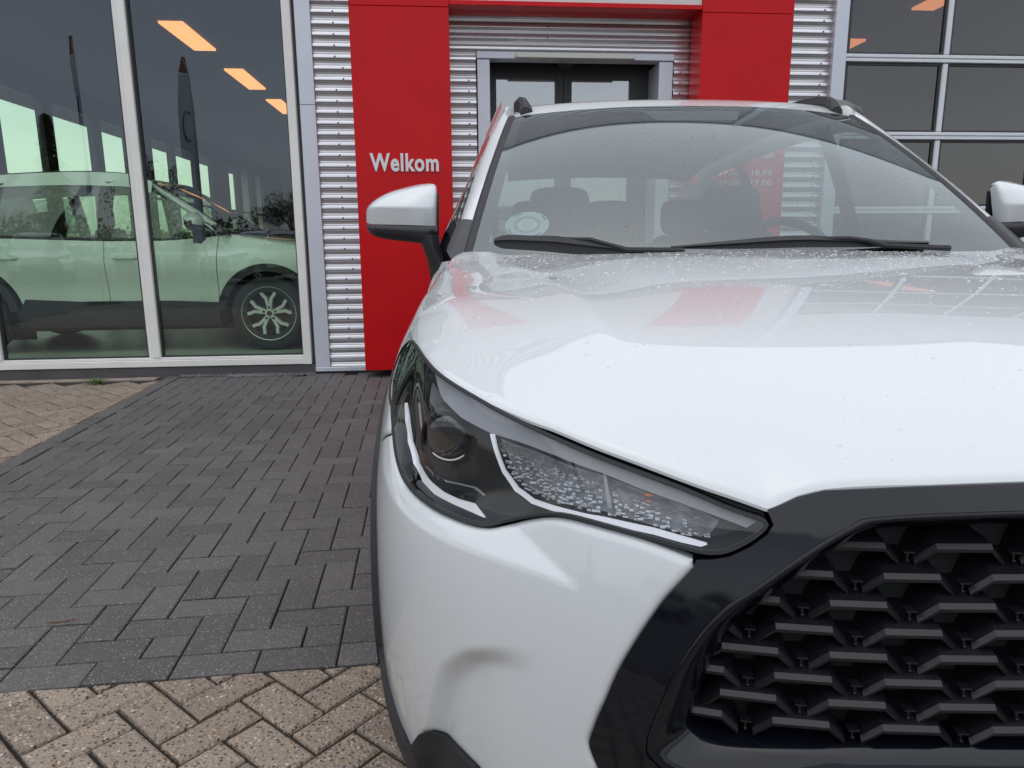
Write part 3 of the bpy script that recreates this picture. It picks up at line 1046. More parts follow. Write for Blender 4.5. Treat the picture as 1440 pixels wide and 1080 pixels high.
    # projector: barrel and lens
    pc = shell(*lift(np.array([(632, 615)], float), -.03)[0], -.03)
    fwd = np.array([-.18, -.93, -.12]); fwd /= np.linalg.norm(fwd)
    ux = np.cross(fwd, [0, 0, 1.0]); ux /= np.linalg.norm(ux); uz = np.cross(ux, fwd)
    ring = []
    for rad, dep in ((.044, .03), (.042, .004), (.039, -.001), (.035, .0), (.034, .004)):
        ring.append([pc - fwd * dep + rad * (math.cos(t) * ux + math.sin(t) * uz) for t in np.linspace(0, 2 * math.pi, 40, endpoint=False)])
    MB().grid(np.array(ring), closed=True, flip=True).build('projector_barrel', M['lamp_inner'], hl, True)
    dome = []
    for f in np.linspace(0, 1, 7):
        rad = .034 * math.cos(f * math.pi / 2); dep = .014 * math.sin(f * math.pi / 2) - .004
        dome.append([pc + fwd * dep + rad * (math.cos(t) * ux + math.sin(t) * uz) for t in np.linspace(0, 2 * math.pi, 32, endpoint=False)])
    MB().grid(np.array(dome), closed=True, flip=True).build('projector_lens', M['lens_black'], hl, True)
    arc = [pc + fwd * .008 + .031 * (math.cos(t) * ux + math.sin(t) * uz) for t in np.linspace(math.radians(225), math.radians(320), 14)]
    MB().tube(arc, [.0004] + [.0013] * 12 + [.0004], 6).build('projector_arc', M['drl'], hl, True)
    mirror(hl)
    # ---- windscreen
    A_, T_ = np.meshgrid(np.linspace(-1, 1, 41), np.linspace(0, 1, 21))
    wsg = MB().grid(ws_point(A_, T_), flip=False).build('windscreen', M['wind'], root, True)
    # black ceramic border under the glass
    fr = MB()
    for a0, a1, t0, t1 in ((-1, 1, -.03, .075), (-1, 1, .965, 1.0)):
        a_, t_ = np.meshgrid(np.linspace(a0, a1, 41), np.linspace(t0, t1, 3))
        q = ws_point(a_, t_); q[..., 2] -= .004
        fr.grid(q)
    for sg in (-1, 1):
        a_, t_ = np.meshgrid(sg * np.linspace(.94, 1.0, 3), np.linspace(.06, .97, 21))
        q = ws_point(a_, t_); q[..., 2] -= .004
        fr.grid(q, flip=sg < 0)
    fr.build('windscreen_border', M['interior'], wsg, True)
    # sensor housing behind the glass
    q = ws_point(0, .93)
    sb_ = MB()
    V = []
    for k, (hw, t, dz) in enumerate([(.16, .965, -.008), (.13, .86, -.008), (.11, .86, -.05), (.14, .965, -.05)]):
        for sg in (-1, 1):
            w = ws_point(0, t); V.append((sg * hw, w[1] + (.02 if k > 1 else 0), w[2] + dz))
    sb_.add(V, [(0, 1, 3, 2), (2, 3, 5, 4), (4, 5, 7, 6), (6, 7, 1, 0), (0, 2, 4, 6), (1, 7, 5, 3)])
    sb_.build('sensor_housing', M['liner'], wsg)
    # inspection sticker
    def ws_near(u, v):
        g = ws_point(*np.meshgrid(np.linspace(-1, 1, 201), np.linspace(0, 1, 101)))
        U = pix(to_world(g)); i = np.unravel_index(np.argmin(((U - (u, v)) ** 2).sum(-1)), U.shape[:2])
        return np.linspace(-1, 1, 201)[i[1]], np.linspace(0, 1, 101)[i[0]]
    sa, st = ws_near(740, 313)
    def disc(name, r0, r1, m, dz, par):
        rows = []
        for r in (r0, r1):
            rows.append([ws_point(sa + r * math.cos(t) / .70, st + r * math.sin(t) / .84) + np.array([0, dz * .6, -dz]) for t in np.linspace(0, 2 * math.pi, 40, endpoint=False)])
        return MB().grid(np.array(rows), closed=True, flip=True).build(name, m, par, True)
    stk = disc('window_sticker', .0, .058, M['sticker'], .003, wsg)
    disc('sticker_ring', .030, .034, M['sticker2'], .0022, stk)
    disc('sticker_ring', .018, .0205, M['drl'], .0022, stk)
    for a0 in (20, 110, 200, 290):
        rows = [[ws_point(sa + r * math.cos(math.radians(t)) / .70, st + r * math.sin(math.radians(t)) / .84) + np.array([0, .0013, -.0022]) for t in np.linspace(a0, a0 + 28, 6)] for r in (.050, .053)]
        MB().grid(np.array(rows), flip=True).build('sticker_mark', M['interior'], stk)
    # ---- screen trim, A pillars, roof, rails
    tt = np.linspace(-.05, 1.0, 24)
    for sg in (-1,):
        e0 = ws_point(sg * np.ones(24), tt)
        out = np.array([-1.0, .15, .35]); out /= np.linalg.norm(out)
        row = [e0 + np.array([.012, 0, -.006]), e0 + np.array([.006, 0, .004]), e0 + np.array([-.006, 0, .005]), e0 + np.array([-.015, .004, .002]), e0 + np.array([-.018, .008, -.012])]
        tr = MB().grid(np.array(row), flip=True).build('screen_trim', M['matte_black'], root, True); mirror(tr)
        # painted pillar: from the trim round to the side window
        PT = np.array([at_y(634, 346, 1.33), at_y(647, 320, 1.40), at_y(664, 268, 1.57), at_y(676, 231, 1.71), at_y(692, 190, 1.86), at_y(716, 149, 2.02)])
        pin = e0 + np.array([-.0165, .005, .002])
        tq_ = np.linspace(0, 1, 6)
        po = np.stack([np.interp(np.linspace(0, 1, 24), tq_, PT[:, k]) for k in range(3)], -1)
        rows = [pin]
        for f, bu in ((.12, .007), (.3, .013), (.6, .015), (.85, .009), (1, 0)):
            q = pin + (po - pin) * f; q = q + out * bu; rows.append(q)
        ret_ = po + np.array([.02, .02, -.01]); rows.append(ret_)
        pl = MB().grid(np.array(rows), flip=True).build('pillar', P, root, True); mirror(pl)
        fr_ = np.array(rows)[:, :6]
        top_ = fr_ + out * .006
        foot = np.concatenate([fr_[:1] - out * .004, top_, fr_[-1:] - out * .004], 0)
        foot = np.concatenate([foot[:, :1] - out * .012, foot, foot[:, -1:] - out * .012], 1)
        ft = MB().grid(foot, flip=True)
        f_ = ft.build('pillar_foot', M['satin_black'], root, False); mirror(f_)
    ry = np.concatenate([np.linspace(1.862, 2.3, 14), np.linspace(2.45, 3.95, 12)])
    rows = []
    for y in ry:
        aw = np.interp(y, [1.86, 1.94, 2.1, 2.6, 3.3, 3.95], [.584, .60, .612, .612, .59, .555])
        rz_ = float(roof_z(y))
        row = []
        for a in np.linspace(-1, 1, 33):
            q = abs(a)
            yy = y + .072 * q ** 2 * np.interp(y, [1.86, 2.3], [1, 0])
            row.append((aw * a, yy, rz_ - .022 * q ** 2.5 - .035 * sstep(.88, 1.0, q) * np.interp(y, [1.86, 2.0], [0, 1])))
        rows.append(row)
    MB().grid(np.array(rows), flip=False).build('roof', P, root, True)
    # roof rails
    yr = np.array([1.945, 1.985, 2.03, 2.10, 2.25, 2.5, 2.9, 3.3, 3.6, 3.78, 3.86])
    zo = np.array([.0, .018, .027, .032, .040, .046, .046, .042, .034, .02, .0])
    rl = []
    for y, z in zip(yr, zo):
        a = np.interp(y, [1.9, 2.2, 3.9], [.538, .556, .52])
        zb_ = float(roof_z(min(y, 3.99))) - .03
        w = .018
        rl.append([(-a - w, y, zb_ - .02), (-a - w * .9, y, zb_ + z), (-a - w * .3, y, zb_ + z + .012), (-a + w * .5, y, zb_ + z + .010), (-a + w * 1.3, y, zb_ + z * .55), (-a + w * 1.5, y, zb_ - .02)])
    g = MB().grid(np.array(rl), flip=True, closed=True)
    g.F += [tuple(range(6)), tuple(range(60, 66))[::-1]]
    r_ = g.build('roof_rail', M['matte_black'], root); mirror(r_)
    # ---- side windows, upper frames and tail
    def side_pt(y, f):
        zb_ = float(belt(y)); a0 = -shell(float(s_of_y(min(y, 4.2))), zb_, -.012)[0]
        at_ = np.interp(y, [1.3, 2.02, 2.6, 3.3, 3.95, 4.4], [.66, .648, .648, .63, .60, .58])
        zt_ = float(roof_z(min(max(y, 1.9), 3.99))) - .055
        zt_ = np.interp(y, [1.30, 1.42, 1.58, 1.76, 1.93, 2.02], [1.03, 1.11, 1.245, 1.375, 1.475, 1.515]) if y < 2.02 else (zt_ if y > 2.1 else 1.515 + (zt_ - 1.515) * (y - 2.02) / .08)
        f2 = f
        return np.array([-(a0 + (at_ - a0) * (zt_ - zb_) / max(.45, zt_ - zb_) * f2 + .02 * math.sin(math.pi * f)), y, zb_ + (zt_ - zb_) * f])
    def side_strip(y0, y1, f0, f1, name, m, n=10, off=0.0, par=root):
        rows = [[side_pt(y, f) + np.array([-off, 0, 0]) for f in np.linspace(f0, f1, 8)] for y in np.linspace(y0, y1, n)]
        o = MB().grid(np.array(rows), flip=False).build(name, m, par, True)
        mirror(o)
        return o
    side_strip(1.46, 2.28, .03, .93, 'side_window', M['side_glass'], 16)
    side_strip(2.37, 3.25, .03, .93, 'side_window', M['side_glass'], 16)
    side_strip(3.33, 3.72, .12, .88, 'side_window', M['dark_glass'], 8)
    side_strip(2.26, 2.39, .0, .97, 'door_pillar', M['gloss_black'], 3, .004)
    side_strip(3.23, 3.35, .0, .97, 'door_pillar', M['gloss_black'], 3, .004)
    side_strip(1.36, 1.48, .0, 1.0, 'mirror_triangle', M['gloss_black'], 4, .004)
    side_strip(1.40, 4.05, -.03, .05, 'belt_trim', M['matte_black'], 20, .006)
    side_strip(1.95, 3.95, .90, 1.12, 'roof_side', P, 20, .004)
    side_strip(3.70, 4.30, .0, 1.0, 'rear_pillar', P, 10, .003)
    rg = []
    for t in np.linspace(0, 1, 8):
        rg.append([((.60 + .12 * t) * a, 3.93 + .42 * t + .03 * (1 - a * a), 1.515 - .45 * t + .02 * math.sin(math.pi * t)) for a in np.linspace(-1, 1, 13)])
    MB().grid(np.array(rg), flip=False).build('rear_window', M['side_glass'], root, True)
    # ---- cabin
    IN = M['interior']
    cb = MB()
    cb.box(-.74, .74, 1.35, 4.0, .25, .32)
    cb.box(-.76, -.72, 1.35, 4.0, .3, .97).box(.72, .76, 1.35, 4.0, .3, .97)
    cb.box(-.74, .74, 3.9, 4.0, .3, 1.02)
    cb.build('cabin_tub', IN, root)
    da = MB()
    rows = []
    for y, z in [(1.20, 1.0), (1.22, 1.035), (1.4, 1.045), (1.6, 1.055), (1.72, 1.04), (1.75, .98), (1.74, .7)]:
        rows.append([(.73 * a, y + .02 * a * a, z - .01 * a * a) for a in np.linspace(-1, 1, 9)])
    da.grid(np.array(rows)).build('dashboard', IN, root, True)
    hl_ = []
    for y in np.linspace(1.93, 3.9, 10):
        hl_.append([(.56 * a, y, float(roof_z(y)) - .045 - .02 * a * a) for a in np.linspace(-1, 1, 9)])
    MB().grid(np.array(hl_), flip=True).build('headliner', M['liner'], root, True)
    def seat_back(x, y, w, name):
        rows = []
        for z, dy, ww, th_ in smooth_poly([(.55, 0, .9, .1), (.7, .03, 1, .12), (.9, .08, 1, .11), (1.05, .12, .92, .09), (1.11, .135, .8, .07), (1.13, .14, .6, .04)], 3):
            ring = []
            for t in np.linspace(0, 2 * math.pi, 32, endpoint=False):
                c_, s_ = math.cos(t), math.sin(t)
                ring.append((x + w * ww * np.sign(c_) * abs(c_) ** .6, y + dy + th_ * np.sign(s_) * abs(s_) ** .6, z))
            rows.append(ring)
        g = MB().grid(np.array(rows), closed=True, flip=False); g.F.append(tuple(range(len(g.V) - 32, len(g.V))))
        o = g.build(name, M['seat'], root, True)
        rows = []
        for z, f in smooth_poly([(1.13, .5), (1.15, .9), (1.22, 1), (1.29, .95), (1.315, .75), (1.322, .4)], 3):
            rows.append([(x + .13 * f * np.sign(math.cos(t)) * abs(math.cos(t)) ** .6, y + .16 + .05 * f * math.sin(t), z) for t in np.linspace(0, 2 * math.pi, 32, endpoint=False)])
        g = MB().grid(np.array(rows), closed=True); g.F.append(tuple(range(len(g.V) - 32, len(g.V))))
        g.build('headrest', M['seat'], o, True)
    for x, y, w in ((-.37, 2.35, .24), (.37, 2.35, .24), (-.42, 3.3, .2), (0, 3.32, .2), (.42, 3.3, .2)):
        seat_back(x, y, w, 'seat')
    stw = MB()
    cw = np.array([.37, 1.88, .99])
    stw.tube([cw + .18 * (math.cos(t) * np.array([1, 0, 0]) + math.sin(t) * np.array([0, .35, .94])) for t in np.linspace(0, 2 * math.pi, 33)], .016, 8, False)
    stw.box(.25, .49, 1.86, 1.9, .97, 1.01)
    stw.build('steering_wheel', IN, root, True)
    # ---- mirrors
    st_u = [(.843, .0), (.858, .25), (.90, .5), (.96, .8), (1.01, .95), (1.045, 1.0)]
    def mir(u, v, y=1.5): return at_y(u, v, y)
    cols = [  # u, v bottom, v crease, v top, forward bulge, back depth
        (614, 317.5, 288, 268, .004, .02), (612.5, 318, 292, 261, .030, .03), (606, 318, 293.5, 258, .046, .045), (590, 317.5, 293.5, 258.5, .060, .07), (570, 317, 293, 262.5, .066, .085), (550, 316.5, 292.5, 268, .062, .085), (533, 316, 292, 276, .05, .08), (523, 315, 293, 284, .036, .07), (517, 313, 298, 291, .016, .05), (515.5, 311, 302, 297, .002, .035)]
    cols = smooth_poly(cols, 4)
    rows, rows_b = [], []
    for u, vb, vc, vt, fb_, bk_ in cols:
        b_, c_, t_ = mir(u, vb), mir(u, vc), mir(u, vt)
        f = lambda p, dy, dz=0: p + np.array([0, dy, dz])
        rows.append([f(b_, -fb_ * .80), f(b_ + (c_ - b_) * .5, -fb_ * .91), f(b_ + (c_ - b_) * .9, -fb_ * .985), f(c_, -fb_), f(c_ + (t_ - c_) * .08, -fb_ * .955), f(c_ + (t_ - c_) * .5, -fb_ * .62), f(c_ + (t_ - c_) * .82, -fb_ * .2), f(t_, bk_ * .25), f(t_, bk_ * .8, -.004), f(t_, bk_, -.012)])
        rows_b.append([f(t_, bk_, -.012), f(b_, bk_, .0)])
    cg = MB().grid(np.array(rows), flip=False)
    nr = len(rows[0]); cg.V += list(cg.V[:nr]); cg.F.append(tuple(range(len(cg.V) - nr, len(cg.V))))
    cap = cg.build('mirror_cap', P, None, True)
    mr = empty('door_mirror', parent=root)
    cap.parent = mr
    MB().grid(np.array(rows_b), flip=False).build('mirror_glass', M['gloss_black'], mr, True)
    lowc = [(616, 318, 345), (612, 318.5, 341), (600, 318.5, 343), (592, 318.5, 342), (575, 318, 340), (560, 317.5, 338.5), (545, 317, 336.5), (530, 316.5, 333), (520, 316, 327), (516.5, 315, 320)]
    rows = []
    lowc = smooth_poly(lowc, 4)
    for i, (u, v0, v1) in enumerate(lowc):
        t_, b_ = mir(u, v0), mir(u, v1)
        fb_ = np.interp(u, [516, 530, 570, 606, 616], [.012, .045, .055, .045, .025])
        rows.append([t_ + np.array([0, .02 + .05 * (u < 600), 0]), t_ + np.array([0, -fb_, 0]), t_ + (b_ - t_) * .55 + np.array([0, -fb_ * .95, 0]), b_ + np.array([0, -fb_ * .3, 0]), b_ + np.array([0, .05, 0])])
    MB().grid(np.array(rows), flip=True, closed=True).build('mirror_base', M['satin_black'], mr, True)
    ins = MB()
    ins.grid(np.array([[mir(613.5, v) + np.array([0, dy, 0]) for v in np.linspace(264, 317, 6)] for dy in (.012, .026)]), flip=True)
    V_ = [mir(614, v) + np.array([0, dy, 0]) for v, dy in ((272, .024), (282, .022), (300, .020), (317, .020), (317, .030), (272, .030))]
    V2_ = [p + np.array([.005, 0, 0]) for p in V_]
    ins.add(V_ + V2_, [tuple(range(6, 12))] + [(i, (i + 1) % 6, 6 + (i + 1) % 6, 6 + i) for i in range(6)])
    ins.build('mirror_edge', M['satin_black'], mr)
    stl = []
    for (ul, ur, v, dy) in [(590, 616, 330, 0), (592.5, 618, 342, .0), (597, 622.5, 352, .0), (601, 630, 364, .005), (604.5, 640, 380, .01), (606, 650, 396, .015)]:
        l, r = mir(ul, v), mir(ur, v)
        stl.append([l + np.array([0, -.02 + dy, 0]), l + (r - l) * .4 + np.array([0, -.05 + dy, 0]), r + np.array([0, -.035 + dy, 0]), r + np.array([0, .05 + dy, 0]), l + np.array([0, .05 + dy, 0])])
    MB().grid(np.array(stl), flip=True, closed=True).build('mirror_stalk', M['satin_black'], mr, True)
    m2 = empty('door_mirror', parent=root)
    for ch in list(mr.children): mirror(ch, None, m2)
    # ---- wipers and cowl
    cw_ = []
    for q in np.linspace(-1, 1, 31):
        b0 = ws_point(q, -.02)
        cw_.append([(b0[0] * 1.0, b0[1] - .075, b0[2] - .02), (b0[0], b0[1] - .03, b0[2] - .006), (b0[0], b0[1] + .0, b0[2] - .002), (b0[0], b0[1] + .03, b0[2] - .02)])
    MB().grid(np.array(cw_), flip=True).build('cowl', M['matte_black'], root, True)
    def wiper(pts_blade, pts_arm):
        e = empty('wiper', parent=root)
        g = MB()
        rows = []
        pts_blade = smooth_poly(pts_blade, 4)
        n = len(pts_blade)
        for i, (u, v0, v1, y) in enumerate(pts_blade):
            t_, b_ = at_y(u, v0, y), at_y(u, v1, y)
            rows.append([t_ + np.array([0, .012, .0]), t_ + np.array([0, -.004, 0]), t_ + (b_ - t_) * .35 + np.array([0, -.016, 0]), t_ + (b_ - t_) * .4 + np.array([0, -.008, 0]), b_ + np.array([0, -.012, 0]), b_ + np.array([0, .012, 0])])
        gg = MB().grid(np.array(rows), flip=True, closed=True)
        gg.F += [tuple(range(6)), tuple(range(6 * (n - 1), 6 * n))[::-1]]
        gg.build('wiper_blade', M['matte_black'], e)
        MB().tube([at_y(*q) + np.array([0, -.015, 0]) for q in pts_arm], [.004, .006, .006, .007, .008][:len(pts_arm)], 6).build('wiper_arm', M['matte_black'], e)
    wiper([(694.5, 336, 344, 1.21), (705, 331.5, 349, 1.205), (720, 330, 350.5, 1.20), (745, 331, 352, 1.195), (775, 331.5, 354.5, 1.19), (800, 334, 357, 1.18), (830, 339, 357.5, 1.172), (862, 345, 357, 1.165), (905, 350, 356, 1.158)], [(775, 335, 1.2), (830, 337, 1.185), (855, 344, 1.175), (880, 351, 1.165), (960, 352, 1.155)])
    wiper([(945, 346, 350, 1.165), (985, 342.5, 350, 1.165), (1040, 337, 350, 1.165), (1090, 332.5, 349, 1.168), (1130, 331, 348, 1.17), (1160, 332, 348, 1.175), (1210, 335.5, 347.5, 1.185), (1260, 338, 347, 1.2), (1303, 339.5, 345, 1.215)], [(1110, 336, 1.18), (1190, 335, 1.185), (1215, 338, 1.185), (1240, 345, 1.18), (1330, 349, 1.185)])
    # ---- engine bay dark box, arch liners
    eb = MB()
    eb.box(-.5, .5, .42, 1.3, .3, .74)
    eb.build('engine_bay', M['deep_black'], root)
    # ---- wheels
    def wheel(x, y, sgn):
        w = empty('wheel', (x, y, WZ), 0, root)
        prof = [(.20, -.10), (.235, -.115), (.29, -.115), (.325, -.105), (.343, -.08), (.345, -.03), (.345, .03), (.343, .08), (.325, .105), (.29, .115), (.235, .115), (.20, .10)]
        rows = [[(sgn * dx, r * math.cos(t), r * math.sin(t)) for t in np.linspace(0, 2 * math.pi, 48, endpoint=False)] for r, dx in prof]
        MB().grid(np.array(rows), closed=True, flip=sgn > 0).build('tyre', M['tyre'], w, True)
        rp_ = [(.247, .118), (.242, .116), (.232, .095), (.225, .0), (.225, -.1)]
        rows = [[(sgn * dx, r * math.cos(t), r * math.sin(t)) for t in np.linspace(0, 2 * math.pi, 48, endpoint=False)] for r, dx in rp_]
        rm = MB().grid(np.array(rows), closed=True, flip=sgn < 0).build('rim', M['rim'], w, True)
        MB().tube([(sgn * .0, 0, 0), (sgn * .01, 0, 0)], .215, 32).build('brake', M['deep_black'], rm)
        sp_ = MB()
        for k in range(5):
            c0 = 2 * math.pi * k / 5 + .3
            for dd in (-1, 1):
                pth = []
                for r, da_ in [(.03, .10), (.075, .16), (.14, .17), (.178, .30), (.238, .32)]:
                    a = c0 + dd * da_ * (1 if r > .05 else 1.5)
                    pth.append((r, a))
                for i in range(len(pth) - 1):
                    (r0, a0), (r1, a1) = pth[i], pth[i + 1]
                    p0 = np.array([0, r0 * math.cos(a0), r0 * math.sin(a0)]); p1 = np.array([0, r1 * math.cos(a1), r1 * math.sin(a1)])
                    t = (p1 - p0) / np.linalg.norm(p1 - p0); nn = np.cross([1, 0, 0], t)
                    x0, x1 = sgn * (.088 + .012 * r0 / .2), sgn * (.088 + .012 * r1 / .2)
                    ex = np.array([1.0, 0, 0])
                    V = []
                    for p, x_ in ((p0 - t * .003, x0), (p1 + t * .003, x1)):
                        for wv, dx in ((-.017, -sgn * .03), (-.0135, 0), (.0135, 0), (.017, -sgn * .03)):
                            V.append(p + nn * wv + ex * (x_ + dx))
                    F = [(0, 1, 5, 4), (1, 2, 6, 5), (2, 3, 7, 6), (3, 0, 4, 7), (0, 3, 2, 1), (4, 5, 6, 7)]
                    sp_.add(V, F)
        sp_.tube([(sgn * .06, 0, 0), (sgn * .10, 0, 0)], .036, 20)
        sp_.build('spokes', M['rim'], rm)
        nb = MB()
        for k in range(5):
            a = 2 * math.pi * k / 5 + .3
            nb.tube([(sgn * .09, .055 * math.cos(a), .055 * math.sin(a)), (sgn * .104, .055 * math.cos(a), .055 * math.sin(a))], .010, 10)
        nb.tube([(sgn * .1, 0, 0), (sgn * .103, 0, 0)], .024, 18)
        nb.build('wheel_nuts', M['deep_black'], rm)
    for y in (WF, WR):
        for sg in (-1, 1): wheel(sg * .775, y, sg)
    ln = MB()
    for y in (WF, WR):
        for sg in (-1, 1):
            rows = [[(sg * x, y + .40 * math.cos(t), WZ + .40 * math.sin(t)) for t in np.linspace(.12, math.pi - .12, 24)] for x in (.55, .845)]
            ln.grid(np.array(rows), flip=sg > 0)
            ln.add([(sg * .56, y - .4, .1), (sg * .56, y + .4, .1), (sg * .56, y + .4, .75), (sg * .56, y - .4, .75)], [(0, 1, 2, 3)])
    ln.build('arch_liner', M['deep_black'], root, True)['kind'] = 'stuff'
    MB().box(-.75, .75, .5, 4.2, .2, .26).build('floor_pan', M['deep_black'], root)
    return car_parts


RIDGE_Y, RIDGE_A = [.15, .35, .57, .8, 1.0, 1.22], [.45, .49, .525, .57, .615, .672]
RIDGE_K1, RIDGE_K2 = .24, .38
HOOD_C = [(.12, .869), (.25, .920), (.36, .957), (.5, .991), (.65, 1.016), (.9, 1.046), (1.03, 1.0585)]
HOOD_P = [(.4, .36, .948), (.4, .5, .984), (.4, .8, 1.028), (.4, 1.0, 1.049), (.58, .35, .932), (.58, .5, .978), (.58, .65, 1.004), (.58, .8, 1.021), (.58, 1.0, 1.041)]

car = empty('parked_car', (CAR0[0], CAR0[1], 0), TH)
tag(car, 'white crossover parked nose-on in the foreground with black grille', 'car', 'white crossover cars')
CP = make_car(car)


# ------------------------------------------------------------------ paving
def ground_at(u, v):
    d = ray(u, v); t = -CAMH / d[2]
    return (d * t)[:2]


M['dark_paver'] = paver_mat('dark_concrete_block', [(0, (.066, .063, .062)), (1, (.176, .167, .165))], [(0, (.10, .09, .085)), (.35, (.24, .2, .16)), (.7, (.3, .19, .12)), (.88, (.34, .31, .27)), (1, (.5, .47, .43))], .22, 215, .7, .6)
M['light_paver'] = paver_mat('washed_gravel_block', [(0, (.2, .157, .12)), (1, (.45, .365, .29))], [(0, (.045, .036, .03)), (.25, (.12, .09, .07)), (.45, (.33, .24, .18)), (.62, (.42, .36, .31)), (.76, (.10, .075, .06)), (.9, (.46, .30, .17)), (1, (.6, .54, .48))], .8, 118, 1.0, .7)
M['joint'] = simple('sand_and_moss_joint', (.028, .023, .018), 0.95, bump=.5, bscale=220, var=.5)
M['asphalt'] = simple('damp_asphalt', (.07, .068, .066), 0.6, bump=.4, bscale=140, var=.25)

pave = MB().box(-60, 60, -60, 60, -.4, -.034).build('ground', M['asphalt'])
pave['kind'] = 'structure'
bed_d = empty('driveway'); bed_d['kind'] = 'structure'
bed_l = empty('pavement'); bed_l['kind'] = 'structure'
YAWD = math.radians(7.15)
DE = np.array([math.cos(YAWD), math.sin(YAWD)]); DN = np.array([-DE[1], DE[0]])
WD = .1058
DO = ground_at(478.9, 904.4)
def dpt(i, j): return DO + DE * i * WD + DN * j * WD
IL = float((np.array([-2.625, 3.468]) - DO) @ DE / WD)          # left edge, in block widths
WALL_O, WALL_YAW = np.array([-2.2, 6.0]), .0845
WE = np.array([math.cos(WALL_YAW), math.sin(WALL_YAW)]); WN = np.array([-WE[1], WE[0]])   # WN points into the building
def wall_dist(p): return float((WALL_O - p) @ WN)                # > 0 in front of the facade
LYAW = math.radians(51.6)
LP_ = np.array([math.cos(LYAW), math.sin(LYAW)]); LQ = np.array([LP_[1], -LP_[0]])
LO_ = np.array([-.956, 1.511]); WL = .1015
def lpt(i, j): return LO_ + LQ * i * WL - LP_ * (j - 1) * WL


def clip(poly, p, n):
    """keep the side of the line through p where (x - p) . n < 0"""
    out = []
    for k in range(len(poly)):
        a, b = poly[k], poly[(k + 1) % len(poly)]
        da, db = (a - p) @ n, (b - p) @ n
        if da < 0: out.append(a)
        if (da < 0) != (db < 0): out.append(a + (b - a) * (da / (da - db)))
    return out


def area2(p):
    p = np.array(p)
    return .5 * np.sum(p[:, 0] * np.roll(p[:, 1], -1) - np.roll(p[:, 0], -1) * p[:, 1])


def slab(poly, g, bev, zt, depth=.05, wob=0.0, rng=None):
    """block from a ground outline: joint gap g, worn edge bev, top at zt -> verts, faces about its centre"""
    p = np.array(poly)
    if area2(p) < 0: p = p[::-1]
    c = p.mean(0)
    def inset(d):
        n = len(p); out = []
        for k in range(n):
            a, b, e = p[k - 1], p[k], p[(k + 1) % n]
            t1 = (b - a) / (np.linalg.norm(b - a) + 1e-9); t2 = (e - b) / (np.linalg.norm(e - b) + 1e-9)
            n1 = np.array([-t1[1], t1[0]]); n2 = np.array([-t2[1], t2[0]])
            m = n1 + n2; m /= max(.25, 1 + n1 @ n2)
            out.append(b + m * d)
        return np.array(out)
    rings = []
    for d, z in ((g, -depth), (g, zt - bev * .9), (g + bev * .35, zt - bev * .3), (g + bev * 1.1, zt)):
        q = inset(d)
        if wob and rng is not None and z > -depth: q = q + rng.uniform(-wob, wob, q.shape)
        rings.append([(x - c[0], y - c[1], z) for x, y in q])
    n = len(p)
    V = [v for r in rings for v in r]
    F = [(r * n + k, r * n + (k + 1) % n, (r + 1) * n + (k + 1) % n, (r + 1) * n + k) for r in range(3) for k in range(n)]
    F.append(tuple(3 * n + k for k in range(n)))
    return c, V, F


def lay(blocks, parent, m, n_single, g, bev, amp, tilt, wob, seed):
    rng = np.random.default_rng(seed)
    vis = []
    for b in blocks:
        c = np.mean(b, 0)
        u, v = pix(np.array([c[0], c[1], 0]))
        z = np.array([c[0], c[1], -CAMH]) @ FWD
        ok = z > .2 and -60 < u < 1500 and v < 1140 and not (u > 570 and v < 1090)
        vis.append((0 if ok else 1, np.hypot(*c)))
    order = sorted(range(len(blocks)), key=lambda k: vis[k])
    sv, sf = [], []
    cache = {}
    for r, k in enumerate(order):
        b = blocks[k]
        zt = rng.uniform(-amp, amp)
        if r < n_single and vis[k][0] == 0:
            c, V, F = slab(b, g, bev, 0, wob=wob, rng=rng)
            o = mk('paver', V, F, m, parent, False)
            o.location = (c[0], c[1], zt)
            o.rotation_euler = (rng.uniform(-tilt, tilt), rng.uniform(-tilt, tilt), 0)
        else:
            c, V, F = slab(b, g, bev, 0)
            o0 = len(sv)
            tx, ty = rng.uniform(-tilt, tilt, 2)
            sv += [(x + c[0], y + c[1], z + zt + tx * x + ty * y) for x, y, z in V]
            sf += [tuple(i + o0 for i in f) for f in F]
    o = mk('pavers', sv, sf, m, parent, False)
    o['kind'] = 'stuff'


dark = []
for i in range(int(math.ceil(IL)) - 30, int(IL) + 0): pass
i0 = math.ceil(IL) + 0
x_left = IL + 1.0
for j in range(-1, 0):                                           # front edging row
    for q in range(-14, 16):
        a, b = max(2 * q, IL), 2 * q + 2
        if b > IL + .1: dark.append([dpt(a, -1), dpt(b, -1), dpt(b, 0), dpt(a, 0)])
for q in range(0, 24):                                           # left edging row
    dark.append([dpt(IL, 2 * q), dpt(IL + 1, 2 * q), dpt(IL + 1, 2 * q + 2), dpt(IL, 2 * q + 2)])
for j in range(0, 46):
    for i in range(int(IL) - 2, 30):
        k = (i - j) % 4
        if k == 1: cells = [(i, j), (i + 1, j)]
        elif k == 0: cells = [(i, j), (i, j + 1)]
        elif k == 3 and j == 0: cells = [(i, j)]
        else: continue
        x0, x1 = min(c[0] for c in cells), max(c[0] for c in cells) + 1
        y0, y1 = min(c[1] for c in cells), max(c[1] for c in cells) + 1
        x0 = max(x0, x_left)
        if x1 - x0 < .12: continue
        dark.append([dpt(x0, y0), dpt(x1, y0), dpt(x1, y1), dpt(x0, y1)])
dark = [b for b in dark if wall_dist(np.mean(b, 0)) > .045]
lay(dark, bed_d, M['dark_paver'], 290, .0023, .0042, .0016, .008, .0006, 1)

